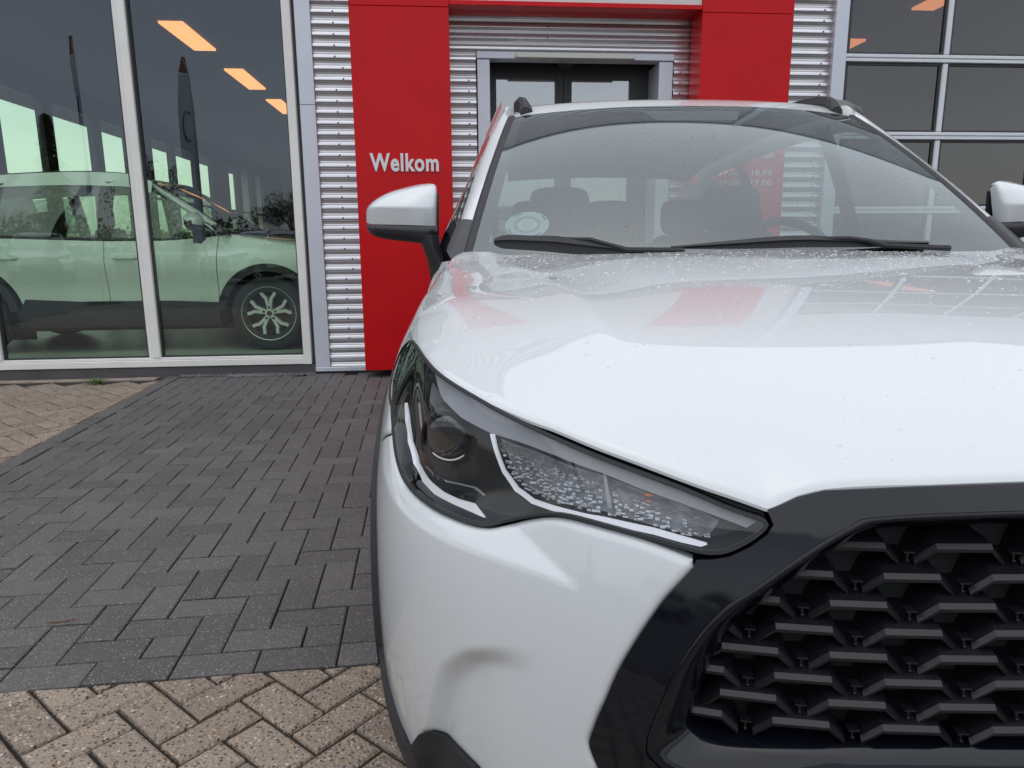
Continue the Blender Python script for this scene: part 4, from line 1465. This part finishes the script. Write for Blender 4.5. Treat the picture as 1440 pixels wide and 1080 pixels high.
light = []
for j in range(-60, 70):
    for i in range(-70, 60):
        k = (i - j) % 4
        if k == 0: b = [lpt(i, j), lpt(i + 2, j), lpt(i + 2, j + 1), lpt(i, j + 1)]
        elif k == 3: b = [lpt(i, j), lpt(i + 1, j), lpt(i + 1, j + 2), lpt(i, j + 2)]
        else: continue
        c = np.mean(b, 0)
        ii, jj = (c - DO) @ DE / WD, (c - DO) @ DN / WD
        if wall_dist(c) < .26 or c[1] < -1.2 or c[0] < -6.5 or c[0] > 3.2: continue
        if ii > IL + 1.5 and jj > .5: continue
        e1 = clip(b, dpt(0, -1), DN) if jj < -1 or ii > IL else b     # in front of the edging
        e2 = clip(b, dpt(IL, 0), DE)                                  # left of it
        b2 = e1 if (jj < -.0 and ii > IL - .0) else e2
        if ii <= IL and jj < -1: b2 = b
        if len(b2) < 3 or abs(area2(b2)) < .0012: continue
        light.append(b2)
lay(light, bed_l, M['light_paver'], 280, .0042, .0075, .0025, .012, .0022, 2)
for q in range(30):                                              # row of thin bricks along the facade
    pass
bm = [[WALL_O + WE * (-4.2 + .2 * q) - WN * .13, WALL_O + WE * (-4.0 + .2 * q) - WN * .13, WALL_O + WE * (-4.0 + .2 * q) - WN * .035, WALL_O + WE * (-4.2 + .2 * q) - WN * .035] for q in range(26)]
bm = [b for b in bm if (np.mean(b, 0) - DO) @ DE / WD < IL - .3]
M['pink_brick'] = simple('pinkish_brick', (.3, .245, .2), .8, bump=.5, bscale=150, var=.2)
for b in bm:
    c, V, F = slab(b, .003, .004, 0)
    o = mk('brick', V, F, M['pink_brick'], bed_l, False); o.location = (c[0], c[1], RNG.uniform(-.002, .002))
bed = MB().add([(-6.6, -1.3, -.013), (3.3, -1.3, -.013), (3.3, 6.6, -.013), (-6.6, 6.6, -.013)], [(0, 1, 2, 3)]).build('joint_sand', M['joint'], bed_l)

# gravel along the plinth
gv = MB()
oct_ = [(1, 0, 0), (-1, 0, 0), (0, 1, 0), (0, -1, 0), (0, 0, 1), (0, 0, -1)]
of_ = [(0, 2, 4), (2, 1, 4), (1, 3, 4), (3, 0, 4), (2, 0, 5), (1, 2, 5), (3, 1, 5), (0, 3, 5)]
for k in range(900):
    u_ = RNG.uniform(-.62, .5); p = WALL_O + WE * u_ - WN * RNG.uniform(.0, .12) * (1 if u_ > -.2 else .5)
    r = RNG.uniform(.006, .016); R3 = Matrix.Rotation(RNG.uniform(0, 6), 3, 'Z')
    sc = RNG.uniform(.6, 1.3, 3)
    gv.add([tuple(np.array((p[0], p[1], .003)) + r * np.array(R3 @ Vector(np.array(q) * sc))) for q in oct_], of_)
g_ = gv.build('gravel', simple('slate_chips', (.13, .14, .14), .7, var=.4, bump=.2)); g_['kind'] = 'stuff'
# grass tuft and twig
def blades(name, base, n, h, spread, m):
    b = MB()
    for k in range(n):
        a = RNG.uniform(0, 6.28); r = RNG.uniform(0, spread * .5)
        p0 = np.array([base[0] + r * math.cos(a), base[1] + r * math.sin(a), 0])
        hh = h * RNG.uniform(.5, 1); lean = RNG.uniform(.3, 1.3) * hh
        d = np.array([math.cos(a), math.sin(a), 0]); w = np.array([-d[1], d[0], 0]) * RNG.uniform(.003, .006)
        p1 = p0 + d * lean * .4 + np.array([0, 0, hh * .7]); p2 = p0 + d * lean + np.array([0, 0, hh * .6])
        b.add([p0 - w, p0 + w, p1 + w * .9, p1 - w * .9, p2], [(0, 1, 2, 3), (3, 2, 4)])
    return b.build(name, m)
gr = ground_at(135, 540)
M['weed'] = simple('green_weed', (.07, .13, .025), .6, var=.3)
tag(blades('weed', gr, 46, .07, .16, M['weed']), 'small green weed growing at the foot of the showroom window', 'weed')
tw = MB()
t0 = ground_at(65, 878); t1 = ground_at(107, 873)
tw.tube([(*(t0 + (t1 - t0) * f), .004 + .002 * math.sin(9 * f)) for f in np.linspace(0, 1, 7)], [.0008, .0018, .0022, .002, .0022, .0018, .0008], 6)
tag(tw.build('twig', simple('dry_twig', (.16, .07, .03), .8)), 'thin brown dry twig lying on the dark paving blocks', 'twig')

# ------------------------------------------------------------------ the dealership
BLD = empty('dealership', (WALL_O[0], WALL_O[1], 0), WALL_YAW)
tag(BLD, 'grey corrugated dealership with showroom window and red entrance portal', 'building')
def to_wall(u, v, off=0.0):
    d = ray(u, v); p = WALL_O - WN * off
    t = (p @ WN) / (d[:2] @ WN)
    q = d * t
    return float((q[:2] - WALL_O) @ WE), float(q[2] + CAMH)
def through(u, v, z):
    """point of the plane z seen at (u, v), in the building's frame"""
    d = ray(u, v); t = (z - CAMH) / d[2]
    q = (d * t)[:2] - WALL_O
    return float(q @ WE), float(q @ WN)

M['sheet'] = simple('silver_coated_steel', (.64, .632, .645), .28, metal=.9, var=.06)
M['alu'] = simple('grey_aluminium', (.62, .65, .71), .38, metal=.25, var=.04)
M['white_frame'] = simple('cream_white_frame', (.80, .79, .74), .4, var=.05)
M['rail'] = simple('light_aluminium_rail', (.68, .70, .72), .35, metal=.2, var=.05)
M['red'] = simple('red_panel', (.56, .0025, .006), .35, coat=.10, coat_rough=.04, spec=.2, var=.05)
M['fascia'] = simple('warm_grey_panel', (.60, .58, .56), .5)
M['plinth'] = simple('dark_plinth', (.085, .08, .082), .7, var=.15)
M['dark_frame'] = simple('anthracite_frame', (.035, .036, .04), .45)
M['letter'] = simple('white_letter', (.74, .73, .73), .4)
M['screw'] = simple('screw_head', (.05, .05, .055), .5)
M['show_glass'] = glass('showroom_glass', (.85, 1.0, .83), .10, refl=(.88, .95, 1.08))
M['door_glass'] = glass('door_glass', (.5, .58, .56), .42)
M['panel_glass'] = glass('grey_acrylic_pane', (.42, .40, .40), .115, rough=.03, refl=(1, .96, .94))
M['bar'] = simple('pale_sensor_bar', (.6, .6, .54), .4)


def sheet(u0, u1, z0, z1, y=0.0, name='corrugated_sheet'):
    pit, A = .084, .0115
    n = int((z1 - z0) / pit * 20)
    rows = []
    for k in range(n + 1):
        z = z0 + (z1 - z0) * k / n
        w = 2 * math.pi * (z - .03) / pit
        yy = -A * (math.sin(w) + .16 * math.sin(3 * w - .6))
        rows.append([(u0, y + yy, z), (u1, y + yy, z)])
    return MB().grid(np.array(rows), flip=False).build(name, M['sheet'], BLD, True)


HT = 6.2
sheet(.63, 1.93, .055, HT)
sheet(3.585, 4.938, .055, HT)
sheet(1.93, 3.585, 2.63, HT)
sheet(-9.0, .63, 4.17, HT)
sheet(4.938, 14.0, 4.5, HT)
sc_ = MB()
for (uu, dz, zz0, zz1) in ((.80, 0, .2, 3.2), (1.87, 0, .3, 2.5), (4.86, 0, 1.2, 3.2), (3.64, 0, 2.0, 2.5), (2.52, 0, 2.64, 2.9)):
    z = math.ceil(zz0 / .084) * .084 + .03 + .021
    n = 0
    while z < zz1:
        du = (.06 if (n % 9 in (7, 8)) else 0)
        sc_.tube([(uu + du, -.006, z), (uu + du, -.013, z)], .007, 8)
        sc_.tube([(uu + du, -.013, z), (uu + du, -.0165, z)], .004, 6)
        z += .084; n += 1
so_ = sc_.build('screws', M['screw'], BLD); so_['kind'] = 'stuff'
col = MB(); col.box(.505, .628, -.03, .1, .056, 2.199, .003); col.build('column_cladding', M['alu'], BLD)
col = MB(); col.box(.505, .628, -.03, .1, 2.202, HT, .003); col.build('column_cladding', M['alu'], BLD)
col = MB(); col.box(4.94, 5.058, -.05, .1, .0, HT, .003); col.build('column_cladding', M['alu'], BLD)
MB().box(.505, .95, -.045, -.0165, .018, .054, .003).build('base_flashing', M['alu'], BLD)
MB().box(-9, .503, -.02, .12, -.03, .078).build('plinth', M['plinth'], BLD)
MB().box(.477, .503, .02, .12, .08, 4.17).build('reveal', M['plinth'], BLD)
MB().box(.5, 14, .0, .1, -.03, .018).build('plinth', M['plinth'], BLD)
MB().box(-9, 14, -.04, 13, HT, HT + .08).build('roof', M['alu'], BLD)
# showroom window
def window_unit(u0, u1, z0, z1, muls, parent):
    w = empty('showroom_window', parent=parent)
    MB().box(u0, u1, -.035, .05, z0, z0 + .055, .004).box(u0, u1, -.02, .05, z0 + .057, z0 + .078, .003).build('sill', M['white_frame'], w)
    MB().box(u0, u1, -.03, .05, z1 - .07, z1, .003).build('head_frame', M['white_frame'], w)
    MB().box(u1 - .068, u1, -.038, .05, z0 - .002, z1 - .072, .004).build('jamb', M['white_frame'], w)
    eds = []
    for m_ in muls:
        MB().box(m_ - .05, m_ - .018, -.012, .05, z0 + .08, z1 - .072, .003).box(m_ - .016, m_ + .05, -.03, .05, z0 + .0785, z1 - .0722, .004).build('mullion', M['white_frame'], w)
    es = [u0] + list(muls) + [u1 - .07]
    gk = MB()
    for a, b in zip(es[:-1], es[1:]):
        a2, b2 = a + .052, b - .052 if b < u1 - .1 else b
        gk.box(a2, a2 + .012, .0, .04, z0 + .08, z1 - .073).box(b2 - .012, b2, .0, .04, z0 + .08, z1 - .073).box(a2 + .013, b2 - .013, .0, .04, z0 + .08, z0 + .088)
        MB().add([(a2, .03, z0 + .078), (b2, .03, z0 + .078), (b2, .03, z1 - .07), (a2, .03, z1 - .07)], [(0, 1, 2, 3)]).build('pane', M['show_glass'], w)
    gk.build('gasket', M['dark_frame'], w)
window_unit(-4.6, .475, .085, 4.15, [-3.35, -2.1, -.828], BLD)
# red portal
def pillar(u0, u1):
    MB().box(u0, u1, -.29, -.022, .062, 2.868, .002).build('portal_pillar', M['red'], BLD)
    return MB().box(u0, u1, -.29, -.022, 2.872, 4.6, .002).build('portal_pillar', M['red'], BLD)
pillar(.96, 1.717)
pillar(3.714, 4.462)
MB().box(1.7185, 3.7125, -.292, -.024, 2.888, 2.922, .002).build('portal_lintel', M['red'], BLD)
MB().box(1.7185, 3.7125, -.27, -.024, 2.924, 4.6, .002).build('portal_fascia', M['fascia'], BLD)


def lettering(txt, u0, u1, zb, cap, y, name, m, parent, bold=.0, ext=.006):
    cu = bpy.data.curves.new(name, 'FONT')
    cu.body = txt; cu.size = 1; cu.space_character = 1.1; cu.offset = bold; cu.extrude = 0.0; cu.resolution_u = 4
    to = bpy.data.objects.new(name, cu); COL.objects.link(to)
    bpy.context.view_layer.update()
    dg = bpy.context.evaluated_depsgraph_get()
    me = bpy.data.meshes.new_from_object(to.evaluated_get(dg))
    bpy.data.objects.remove(to)
    co = np.array([v.co[:] for v in me.vertices])
    F = [tuple(p.vertices) for p in me.polygons]
    lo, hi = co.min(0), co.max(0)
    sx = (u1 - u0) / (hi[0] - lo[0])
    sz = cap / .729
    V = [(u0 + (x - lo[0]) * sx, y, zb + yy * sz) for x, yy, _ in co]
    # give the letters their thickness
    eds = {}
    for f in F:
        for i in range(len(f)):
            k = (f[i], f[(i + 1) % len(f)])
            eds[k] = eds.get(k, 0) + 1
    n = len(V)
    V2 = V + [(x, y + ext, z) for x, y, z in V]
    F2 = list(F) + [(b, a, a + n, b + n) for (a, b) in eds if (b, a) not in eds]
    o = mk(name, V2, F2, m, parent, False)
    return o
lettering('Welkom', 1.071, 1.611, 1.664, .135, -.302, 'lettering', M['letter'], BLD, .028, .011)
lettering('Openingstijden', 3.76, 4.36, 1.775, .062, -.2935, 'lettering', M['letter'], BLD, .02, .003)
lettering('09.00 - 18.00', 3.90, 4.36, 1.632, .046, -.2935, 'lettering', M['letter'], BLD, .01, .003)
lettering('09.00 - 17.00', 3.90, 4.36, 1.552, .046, -.2935, 'lettering', M['letter'], BLD, .01, .003)
# entrance
DR = empty('entrance_door', parent=BLD)
MB().box(1.935, 3.58, -.03, .1, 2.57, 2.625, .004).build('door_head', M['alu'], DR)
MB().box(1.94, 2.043, -.015, .35, 0, 2.568, .003).build('door_jamb', M['alu'], DR)
MB().box(3.457, 3.575, -.015, .35, 0, 2.568, .003).build('door_jamb', M['alu'], DR)
MB().box(2.25, 3.23, -.11, -.032, 2.562, 2.60, .004).build('sensor_bar', M['bar'], DR)
MB().box(2.044, 3.456, .11, .34, 2.63, 2.70).build('door_soffit', M['dark_frame'], DR)
def leaf(u0, u1, y, fr=.07, name='door_leaf'):
    MB().box(u0, u0 + fr, y, y + .05, 0, 2.6).box(u1 - fr, u1, y, y + .05, 0, 2.6).box(u0 + fr + .001, u1 - fr - .001, y, y + .05, 2.49, 2.6).box(u0 + fr + .001, u1 - fr - .001, y, y + .05, 0, .1).build(name, M['dark_frame'], DR)
    MB().add([(u0 + fr, y + .025, .1), (u1 - fr, y + .025, .1), (u1 - fr, y + .025, 2.49), (u0 + fr, y + .025, 2.49)], [(0, 1, 2, 3)]).build('door_pane', M['door_glass'], DR)
leaf(2.045, 2.70, .30)
leaf(2.705, 3.36, .30)
MB().box(3.362, 3.456, .30, .35, 0, 2.6).box(2.045, 3.456, .36, .42, 2.5, 2.7).build('door_header', M['dark_frame'], DR)
dm = [[(2.75 + r * math.cos(t), .29, 2.42 + r * math.sin(t)) for t in np.linspace(0, 6.283, 20, endpoint=False)] for r in (.07, .07)]
dome_ = MB()
for r, z in ((.075, 2.50), (.075, 2.485), (.06, 2.455), (.03, 2.435)):
    dome_.add([], [])
dome_.grid(np.array([[(2.70 + r * math.cos(t), .2 + r * math.sin(t), z) for t in np.linspace(0, 6.283, 20, endpoint=False)] for r, z in ((.075, 2.632), (.075, 2.60), (.06, 2.57), (.03, 2.552), (.002, 2.549))]), closed=True, flip=True)
dome_.build('dome_sensor', M['dark_frame'], DR, True)
# sectional door
SD = empty('sectional_door', parent=BLD)
zr = [.1, .73, 1.36, 1.99, 2.62, 3.25, 3.88, 4.45]
mu = [5.975, 6.9, 7.82, 8.74, 9.66]
for z in zr:
    MB().box(5.06, 10.5, -.03, .03, z - .031, z - .002, .005).box(5.06, 10.5, -.03, .03, z + .002, z + .031, .005).build('rail', M['rail'], SD)
for z0, z1 in zip(zr[:-1], zr[1:]):
    for m_ in mu:
        MB().box(m_ - .024, m_ + .024, -.022, .03, z0 + .033, z1 - .033, .008).build('mullion', M['rail'], SD)
    es = [5.06] + mu + [10.5]
    for a, b in zip(es[:-1], es[1:]):
        a2, b2 = a + .026, b - .026
        MB().box(a2, a2 + .02, -.004, .02, z0 + .034, z1 - .034).box(b2 - .02, b2, -.004, .02, z0 + .034, z1 - .034).box(a2 + .021, b2 - .021, -.004, .02, z0 + .034, z0 + .05).box(a2 + .021, b2 - .021, -.004, .02, z1 - .052, z1 - .034).build('pane_gasket', M['dark_frame'], SD)
        MB().add([(a2 + .02, .01, z0 + .05), (b2 - .02, .01, z0 + .05), (b2 - .02, .01, z1 - .052), (a2 + .02, .01, z1 - .052)], [(0, 1, 2, 3)]).build('pane', M['panel_glass'], SD)
# ---- inside
M['floor_tile'] = simple('grey_floor_tile', (.34, .35, .33), .35, var=.15)
M['in_wall'] = simple('interior_wall', (.5, .48, .44), .85)
M['ceil'] = simple('interior_ceiling', (.16, .16, .165), .9)
M['garage_wall'] = simple('workshop_wall', (.10, .095, .095), .9)
M['glow'] = emit('ceiling_panel_glow', (1.0, .375, .15), 1.1)
M['counter'] = simple('dark_counter', (.03, .028, .028), .5)
ZC = 4.0
U0, N0 = through(12, 123, 3.6)
FZ = .13
MB().box(-7.2, .62, .12, 25, -.03, FZ).build('floor', M['floor_tile'], BLD)
MB().box(-7.2, 14, .12, 25, ZC, ZC + .1).build('ceiling', M['ceil'], BLD)
MB().box(-7.2, .62, 25.0, 25.15, 0, ZC).build('back_wall', M['in_wall'], BLD)
MB().box(.63, .72, .12, 25, 0, ZC).build('partition', M['in_wall'], BLD)
MB().box(4.85, 4.93, .12, 7, 0, ZC).build('partition', M['garage_wall'], BLD)
MB().box(.73, 14, 7.0, 7.1, 0, ZC).build('back_wall', M['garage_wall'], BLD)
MB().box(.73, 14, .12, 7, -.03, .02).build('floor', M['floor_tile'], BLD)
# side wall of windows
SW = empty('side_window_wall', parent=BLD)
edges = []
for l, r_, t_ in [(-60, 0, 105), (12, 71, 133), (85, 139, 155), (150, 185, 175), (218, 244, 196), (250, 276, 207), (282, 299, 218), (322, 334, 230), (339, 353, 236), (359, 370, 242)]:
    def n_at(px):
        d = ray(px, 250)[:2]; # meet the side wall u = U0
        t = (U0 - (-WALL_O) @ WE) / (d @ WE)
        return float((d * t - WALL_O) @ WN)
    edges.append((n_at(l), n_at(r_)))
prev = .12
wl = MB()
for a, b in edges:
    a, b = max(a, .15), max(b, .3)
    if a > prev + .02: wl.box(U0 - .12, U0, prev, a, FZ, 3.6)
    prev = b
    MB().box(U0 - .08, U0 - .03, a, b, 2.2, 2.26).build('transom', M['dark_frame'], SW)
    MB().add([(U0 - .06, a, FZ), (U0 - .06, b, FZ), (U0 - .06, b, 3.6), (U0 - .06, a, 3.6)], [(0, 1, 2, 3)]).build('pane', M['show_glass'], SW)
wl.box(U0 - .12, U0, prev, 25, FZ, 3.6)
wl.box(U0 - .12, U0, .12, 25, 3.601, ZC)
wl.build('wall', M['dark_frame'], SW)
# lit ceiling panels, rows running into the room
for k, (uu, vv) in enumerate([((222, 256), 30), ((315, 341), 97), ((374, 395), 140)]):
    a = through(uu[0], vv, ZC - .01); b = through(uu[1], vv, ZC - .01)
    dep = [1.35, 1.5, 1.5][k]
    MB().box(a[0], b[0], a[1], a[1] + dep, ZC - .03, ZC - .002).build('ceiling_light', M['glow'], BLD)
for ul, ur, v, near in ((1282, 1314, 12, False), (1188, 1219, 55, True)):
    a = through(ul, v, ZC - .01); b = through(ur, v, ZC - .01)
    n0 = a[1] if near else a[1] - 1.3
    MB().box(a[0], b[0], n0, n0 + 1.3, ZC - .03, ZC - .002).build('ceiling_light', M['glow'], BLD)
MB().box(-3.9, -1.0, 12.3, 13.2, FZ, 1.5, .02).build('counter', M['counter'], BLD)

# ------------------------------------------------------------------ more cars
SKIP = {'grille_fin', 'grille_post', 'reflector_cells', 'sticker_mark', 'sticker_ring', 'window_sticker'}
def copy_tree(o, parent=None, skip=()):
    c = o.copy(); COL.objects.link(c); c.parent = parent
    for k in o.keys():
        pass
    for ch in list(o.children):
        if ch.name.split('.')[0] in skip: continue
        copy_tree(ch, c, skip)
    return c
wl_ = through(378, 441, .345 + FZ)
car2 = copy_tree(car, BLD, SKIP | {'wiper', 'sensor_housing'})
car2.parent = None
p2 = WALL_O + WE * (wl_[0] + WF) + WN * (wl_[1] + .9)
car2.location = (p2[0], p2[1], FZ); car2.rotation_euler = (0, 0, WALL_YAW + math.pi / 2)
tag(car2, 'white crossover with alloy wheels standing inside behind the showroom glass', 'car')

# ------------------------------------------------------------------ across the street (seen in the glass)
def behind(u, v, dist):
    """ground position whose mirror image in the shop window is seen at (u, v)"""
    d = ray(u, v)[:2]; d = d / np.linalg.norm(d)
    p = d * dist
    return p - 2 * float((p - WALL_O) @ WN) * WN


M['leaf'] = simple('dark_foliage', (.045, .07, .03), .7, var=.5)
M['needle'] = simple('conifer_needles', (.025, .045, .028), .75, var=.5)
M['bark'] = simple('bark', (.07, .055, .04), .9, bump=.4, bscale=20)
def leaf_cloud(rng, centres, n, size):
    V, F = [], []
    for k in range(n):
        c, r = centres[rng.integers(len(centres))]
        d = rng.normal(size=3); d /= np.linalg.norm(d)
        p = np.array(c) + d * np.array(r) * rng.uniform(.35, 1.0) ** .5
        a = rng.normal(size=3); a /= np.linalg.norm(a); b = np.cross(a, d); b /= np.linalg.norm(b) + 1e-9
        s = size * rng.uniform(.5, 1.3); o = len(V)
        V += [p - a * s, p + b * s * .6, p + a * s, p - b * s * .6]; F.append((o, o + 1, o + 2, o + 3))
    return V, F
def broadleaf(base, h, w, seed, label):
    rng = np.random.default_rng(seed)
    t = empty('broadleaf_tree', (base[0], base[1], 0)); tag(t, label, 'tree', 'trees across the street')
    tb = MB(); tb.tube([(0, 0, -.1), (.05, .02, h * .3), (0, .1, h * .6)], [h * .03, h * .022, h * .012], 8)
    for k in range(6):
        a = rng.uniform(0, 6.28); tb.tube([(0, 0, h * (.25 + .05 * k)), (math.cos(a) * w * .3, math.sin(a) * w * .3, h * (.45 + .06 * k))], [h * .012, h * .005], 6)
    tb.build('trunk', M['bark'], t, True)
    cs = [((rng.normal() * w * .22, rng.normal() * w * .22, h * rng.uniform(.4, .88)), (w * rng.uniform(.16, .28),) * 3) for k in range(16)]
    V, F = leaf_cloud(rng, cs, 6500, .085)
    mk('crown', V, F, M['leaf'], t, False)
def conifer(base, h, w, seed, label):
    rng = np.random.default_rng(seed)
    t = empty('conifer', (base[0], base[1], 0)); tag(t, label, 'tree')
    MB().tube([(0, 0, -.1), (0, 0, h)], [h * .02, .01], 8).build('trunk', M['bark'], t, True)
    V, F = [], []
    for k in range(3200):
        f = rng.uniform(.08, 1) ; a = rng.uniform(0, 6.28); tier = .75 + .25 * math.cos(f * 60)
        r = w * (1 - f) * tier * rng.uniform(.2, 1) + .03
        p = np.array([r * math.cos(a), r * math.sin(a), f * h - r * .25])
        d = np.array([math.cos(a), math.sin(a), -.5]) * rng.uniform(.12, .3); q = np.array([-math.sin(a), math.cos(a), .2]) * .05
        o = len(V); V += [p - q, p + d, p + q]; F.append((o, o + 1, o + 2))
    mk('crown', V, F, M['needle'], t, False)
conifer(behind(72, 250, 30), 5.6, 1.5, 5, 'dark conifer across the street mirrored in the left showroom pane')
for k, (u, dd, h) in enumerate([(-220, 56, 5.5), (206, 56, 7), (405, 66, 6)]):
    broadleaf(behind(u, 250, dd), h, h * .8, 20 + k, ['round leafy tree mirrored beyond the left end of the showroom window', 'leafy tree mirrored beside the window mullion behind the showroom car', 'dark leafy tree mirrored low in the right showroom pane'][k])
hedge = []
rng_ = np.random.default_rng(9)
cs = []
for k in range(140):
    u = -900 + k * 18; p = behind(u, 300, 70 + rng_.uniform(-4, 6))
    cs.append(((p[0], p[1], rng_.uniform(.8, 2.6)), (2.2, 2.2, rng_.uniform(1.2, 2.2))))
V, F = leaf_cloud(rng_, cs, 20000, .24)
hg = mk('far_woods', V, F, M['leaf'], None, False); hg['kind'] = 'stuff'
# greenery beyond the side windows
cs = []
for k in range(60):
    p = WALL_O + WE * (U0 - rng_.uniform(24, 32)) + WN * (k * 1.7 - 2)
    cs.append(((p[0], p[1], rng_.uniform(.6, 2.0)), (1.6, 1.6, rng_.uniform(1.2, 1.9))))
V, F = leaf_cloud(rng_, cs, 9000, .3)
hg = mk('shrubbery', V, F, simple('bright_foliage', (.12, .17, .05), .7, var=.4), None, False); hg['kind'] = 'stuff'
# tall feather flags
M['cloth'] = simple('white_flag_cloth', (.85, .86, .88), .8)
t_ = M['cloth'].node_tree; tl_ = t_.nodes.new('ShaderNodeBsdfTranslucent'); tl_.inputs['Color'].default_value = (.8, .82, .85, 1)
mx_ = t_.nodes.new('ShaderNodeMixShader'); mx_.inputs['Fac'].default_value = .7
t_.links.new(t_.nodes['Principled BSDF'].outputs[0], mx_.inputs[1]); t_.links.new(tl_.outputs[0], mx_.inputs[2]); t_.links.new(mx_.outputs[0], t_.nodes['Material Output'].inputs['Surface'])
M['red_cloth'] = simple('red_flag_cloth', (.35, .05, .04), .8)
M['ink'] = simple('dark_print', (.03, .03, .035), .8)
for (u, v, h) in ((104, 90, 5.05), (266, 105, 4.85)):
    p = behind(u, v, 16.5)
    fl = empty('feather_flag', (p[0], p[1], 0), math.radians(62 if u < 200 else -22)); tag(fl, 'tall white feather flag with red tip mirrored at the ' + ('left' if u < 200 else 'right') + ' in the showroom panes', 'flag', 'feather flags at the street')
    MB().tube([(0, 0, 0), (0, 0, h * .8), (-.03, 0, h * .93), (-.14, 0, h)], [.025, .018, .012, .008], 8).build('pole', M['alu'], fl, True)
    MB().box(-.3, .3, -.3, .3, 0, .05, .01).build('base', M['matte_black'], fl)
    def cloth(z0, z1, name, m, w=.27):
        rows = []
        for z in np.linspace(z0, z1, 14):
            f = z / h; ww = -w * np.interp(f, [.2, .3, .8, .93, 1], [.7, 1, 1, .75, .2])
            rows.append([(x * ww - (.02 if f < .9 else .08 * (f - .9) * 10), .05 * math.sin(x * 5 + z * 2) * x + .004 * s, z) for s in (0, 1) for x in (np.linspace(0, 1, 6) if s == 0 else np.linspace(1, 0, 6))])
        MB().grid(np.array(rows), closed=True).build(name, m, fl, True)
    cloth(h * .24, h * .93, 'banner', M['cloth'])
    cloth(h * .932, h * .995, 'banner_tip', M['red_cloth'])
    arc_ = [(-.135 + .085 * math.cos(t), .008, h * .72 + .3 * math.sin(t)) for t in np.linspace(.9, 5.2, 14)]
    MB().tube(arc_, .014, 6).build('banner_print', M['ink'], fl)
# low white railing across the street
fe = empty('railing', (*behind(330, 370, 26), 0), math.radians(4)); tag(fe, 'low white railing across the street mirrored in the showroom glass', 'railing')
MB().box(-4, 4, -.03, .03, .82, .9, .01).build('rail', M['white_frame'], fe)
for k in range(6): MB().box(-4 + k * 1.58, -3.9 + k * 1.58, -.04, .04, 0, .82, .01).build('post', M['white_frame'], fe)
for (u, dd, rz, lb) in ((300, 23, math.pi + .5, 'white crossover parked across the street mirrored in the right showroom pane'), (60, 26, math.pi - .4, 'white crossover parked across the street mirrored in the left showroom pane')):
    c = copy_tree(car, None, SKIP | {'wiper', 'sensor_housing', 'seat', 'steering_wheel', 'headlight'})
    p = behind(u, 400, dd); c.location = (p[0], p[1], -.03); c.rotation_euler = (0, 0, rz)
    tag(c, lb, 'car')

# ------------------------------------------------------------------ rain on the car
def drops(name, pts, nrm, r, m, parent, seed):
    rng = np.random.default_rng(seed)
    V, F = [], []
    n = 7
    for p, q, rr in zip(pts, nrm, r):
        q = q / np.linalg.norm(q)
        a = np.cross(q, [0, 1.0, 0.1]); a /= np.linalg.norm(a); b = np.cross(q, a)
        el = rng.uniform(.7, 1.5); th0 = rng.uniform(0, 6.28)
        o = len(V)
        for f, hh in ((1, -.02), (.8, .28), (.4, .42)):
            for k in range(n):
                t = th0 + 2 * math.pi * k / n; w = f * (1 + .25 * math.sin(t * 2 + th0))
                V.append(p + rr * w * (el * math.cos(t) * a + math.sin(t) / el * b) + q * rr * hh)
        V.append(p + q * rr * .46)
        for i in range(2): F += [(o + i * n + k, o + i * n + (k + 1) % n, o + (i + 1) * n + (k + 1) % n, o + (i + 1) * n + k) for k in range(n)]
        F += [(o + 2 * n + k, o + 2 * n + (k + 1) % n, o + 3 * n) for k in range(n)]
    ob = mk(name, V, F, m, parent); ob['kind'] = 'stuff'
    return ob
rg_ = np.random.default_rng(11)
hp = CP['hood_poly']
Q = np.stack([rg_.uniform(-.8, .8, 16000), rg_.uniform(.1, 1.2, 16000)], -1)
Q = Q[inside(Q, hp)]
keep = rg_.uniform(size=len(Q)) < np.interp(Q[:, 1], [.1, .5, .8, 1.2], [.07, .16, .5, .9])
Q = Q[keep]
hf = CP['hood_fn']; e = 2e-3
Pd = hf(Q, .0); Na = hf(Q + [e, 0], 0) - Pd; Nb = hf(Q + [0, e], 0) - Pd
N_ = np.cross(Nb, Na); N_ *= np.sign(N_[:, 2:3])
drops('raindrops', Pd, N_, rg_.uniform(.0006, .0017, len(Q)) * (1 + (rg_.uniform(size=len(Q)) < .10) * 1.1), M['drop'], car, 3)
ab = np.stack([rg_.uniform(-.95, .95, 420), rg_.uniform(.06, .97, 420)], -1)
Pw = ws_point(ab[:, 0], ab[:, 1]); Na = ws_point(ab[:, 0] + e, ab[:, 1]) - Pw; Nb = ws_point(ab[:, 0], ab[:, 1] + e) - Pw
N_ = np.cross(Na, Nb); N_ *= np.sign(N_[:, 2:3])
M['drop_dark'] = simple('drop_refraction_dark', (.03, .035, .036), .08, coat=1)  # darkness refracted by the drops is put into their base colour
drops('raindrops', Pw, N_, rg_.uniform(.0007, .0019, 420), M['drop_dark'], car, 4)
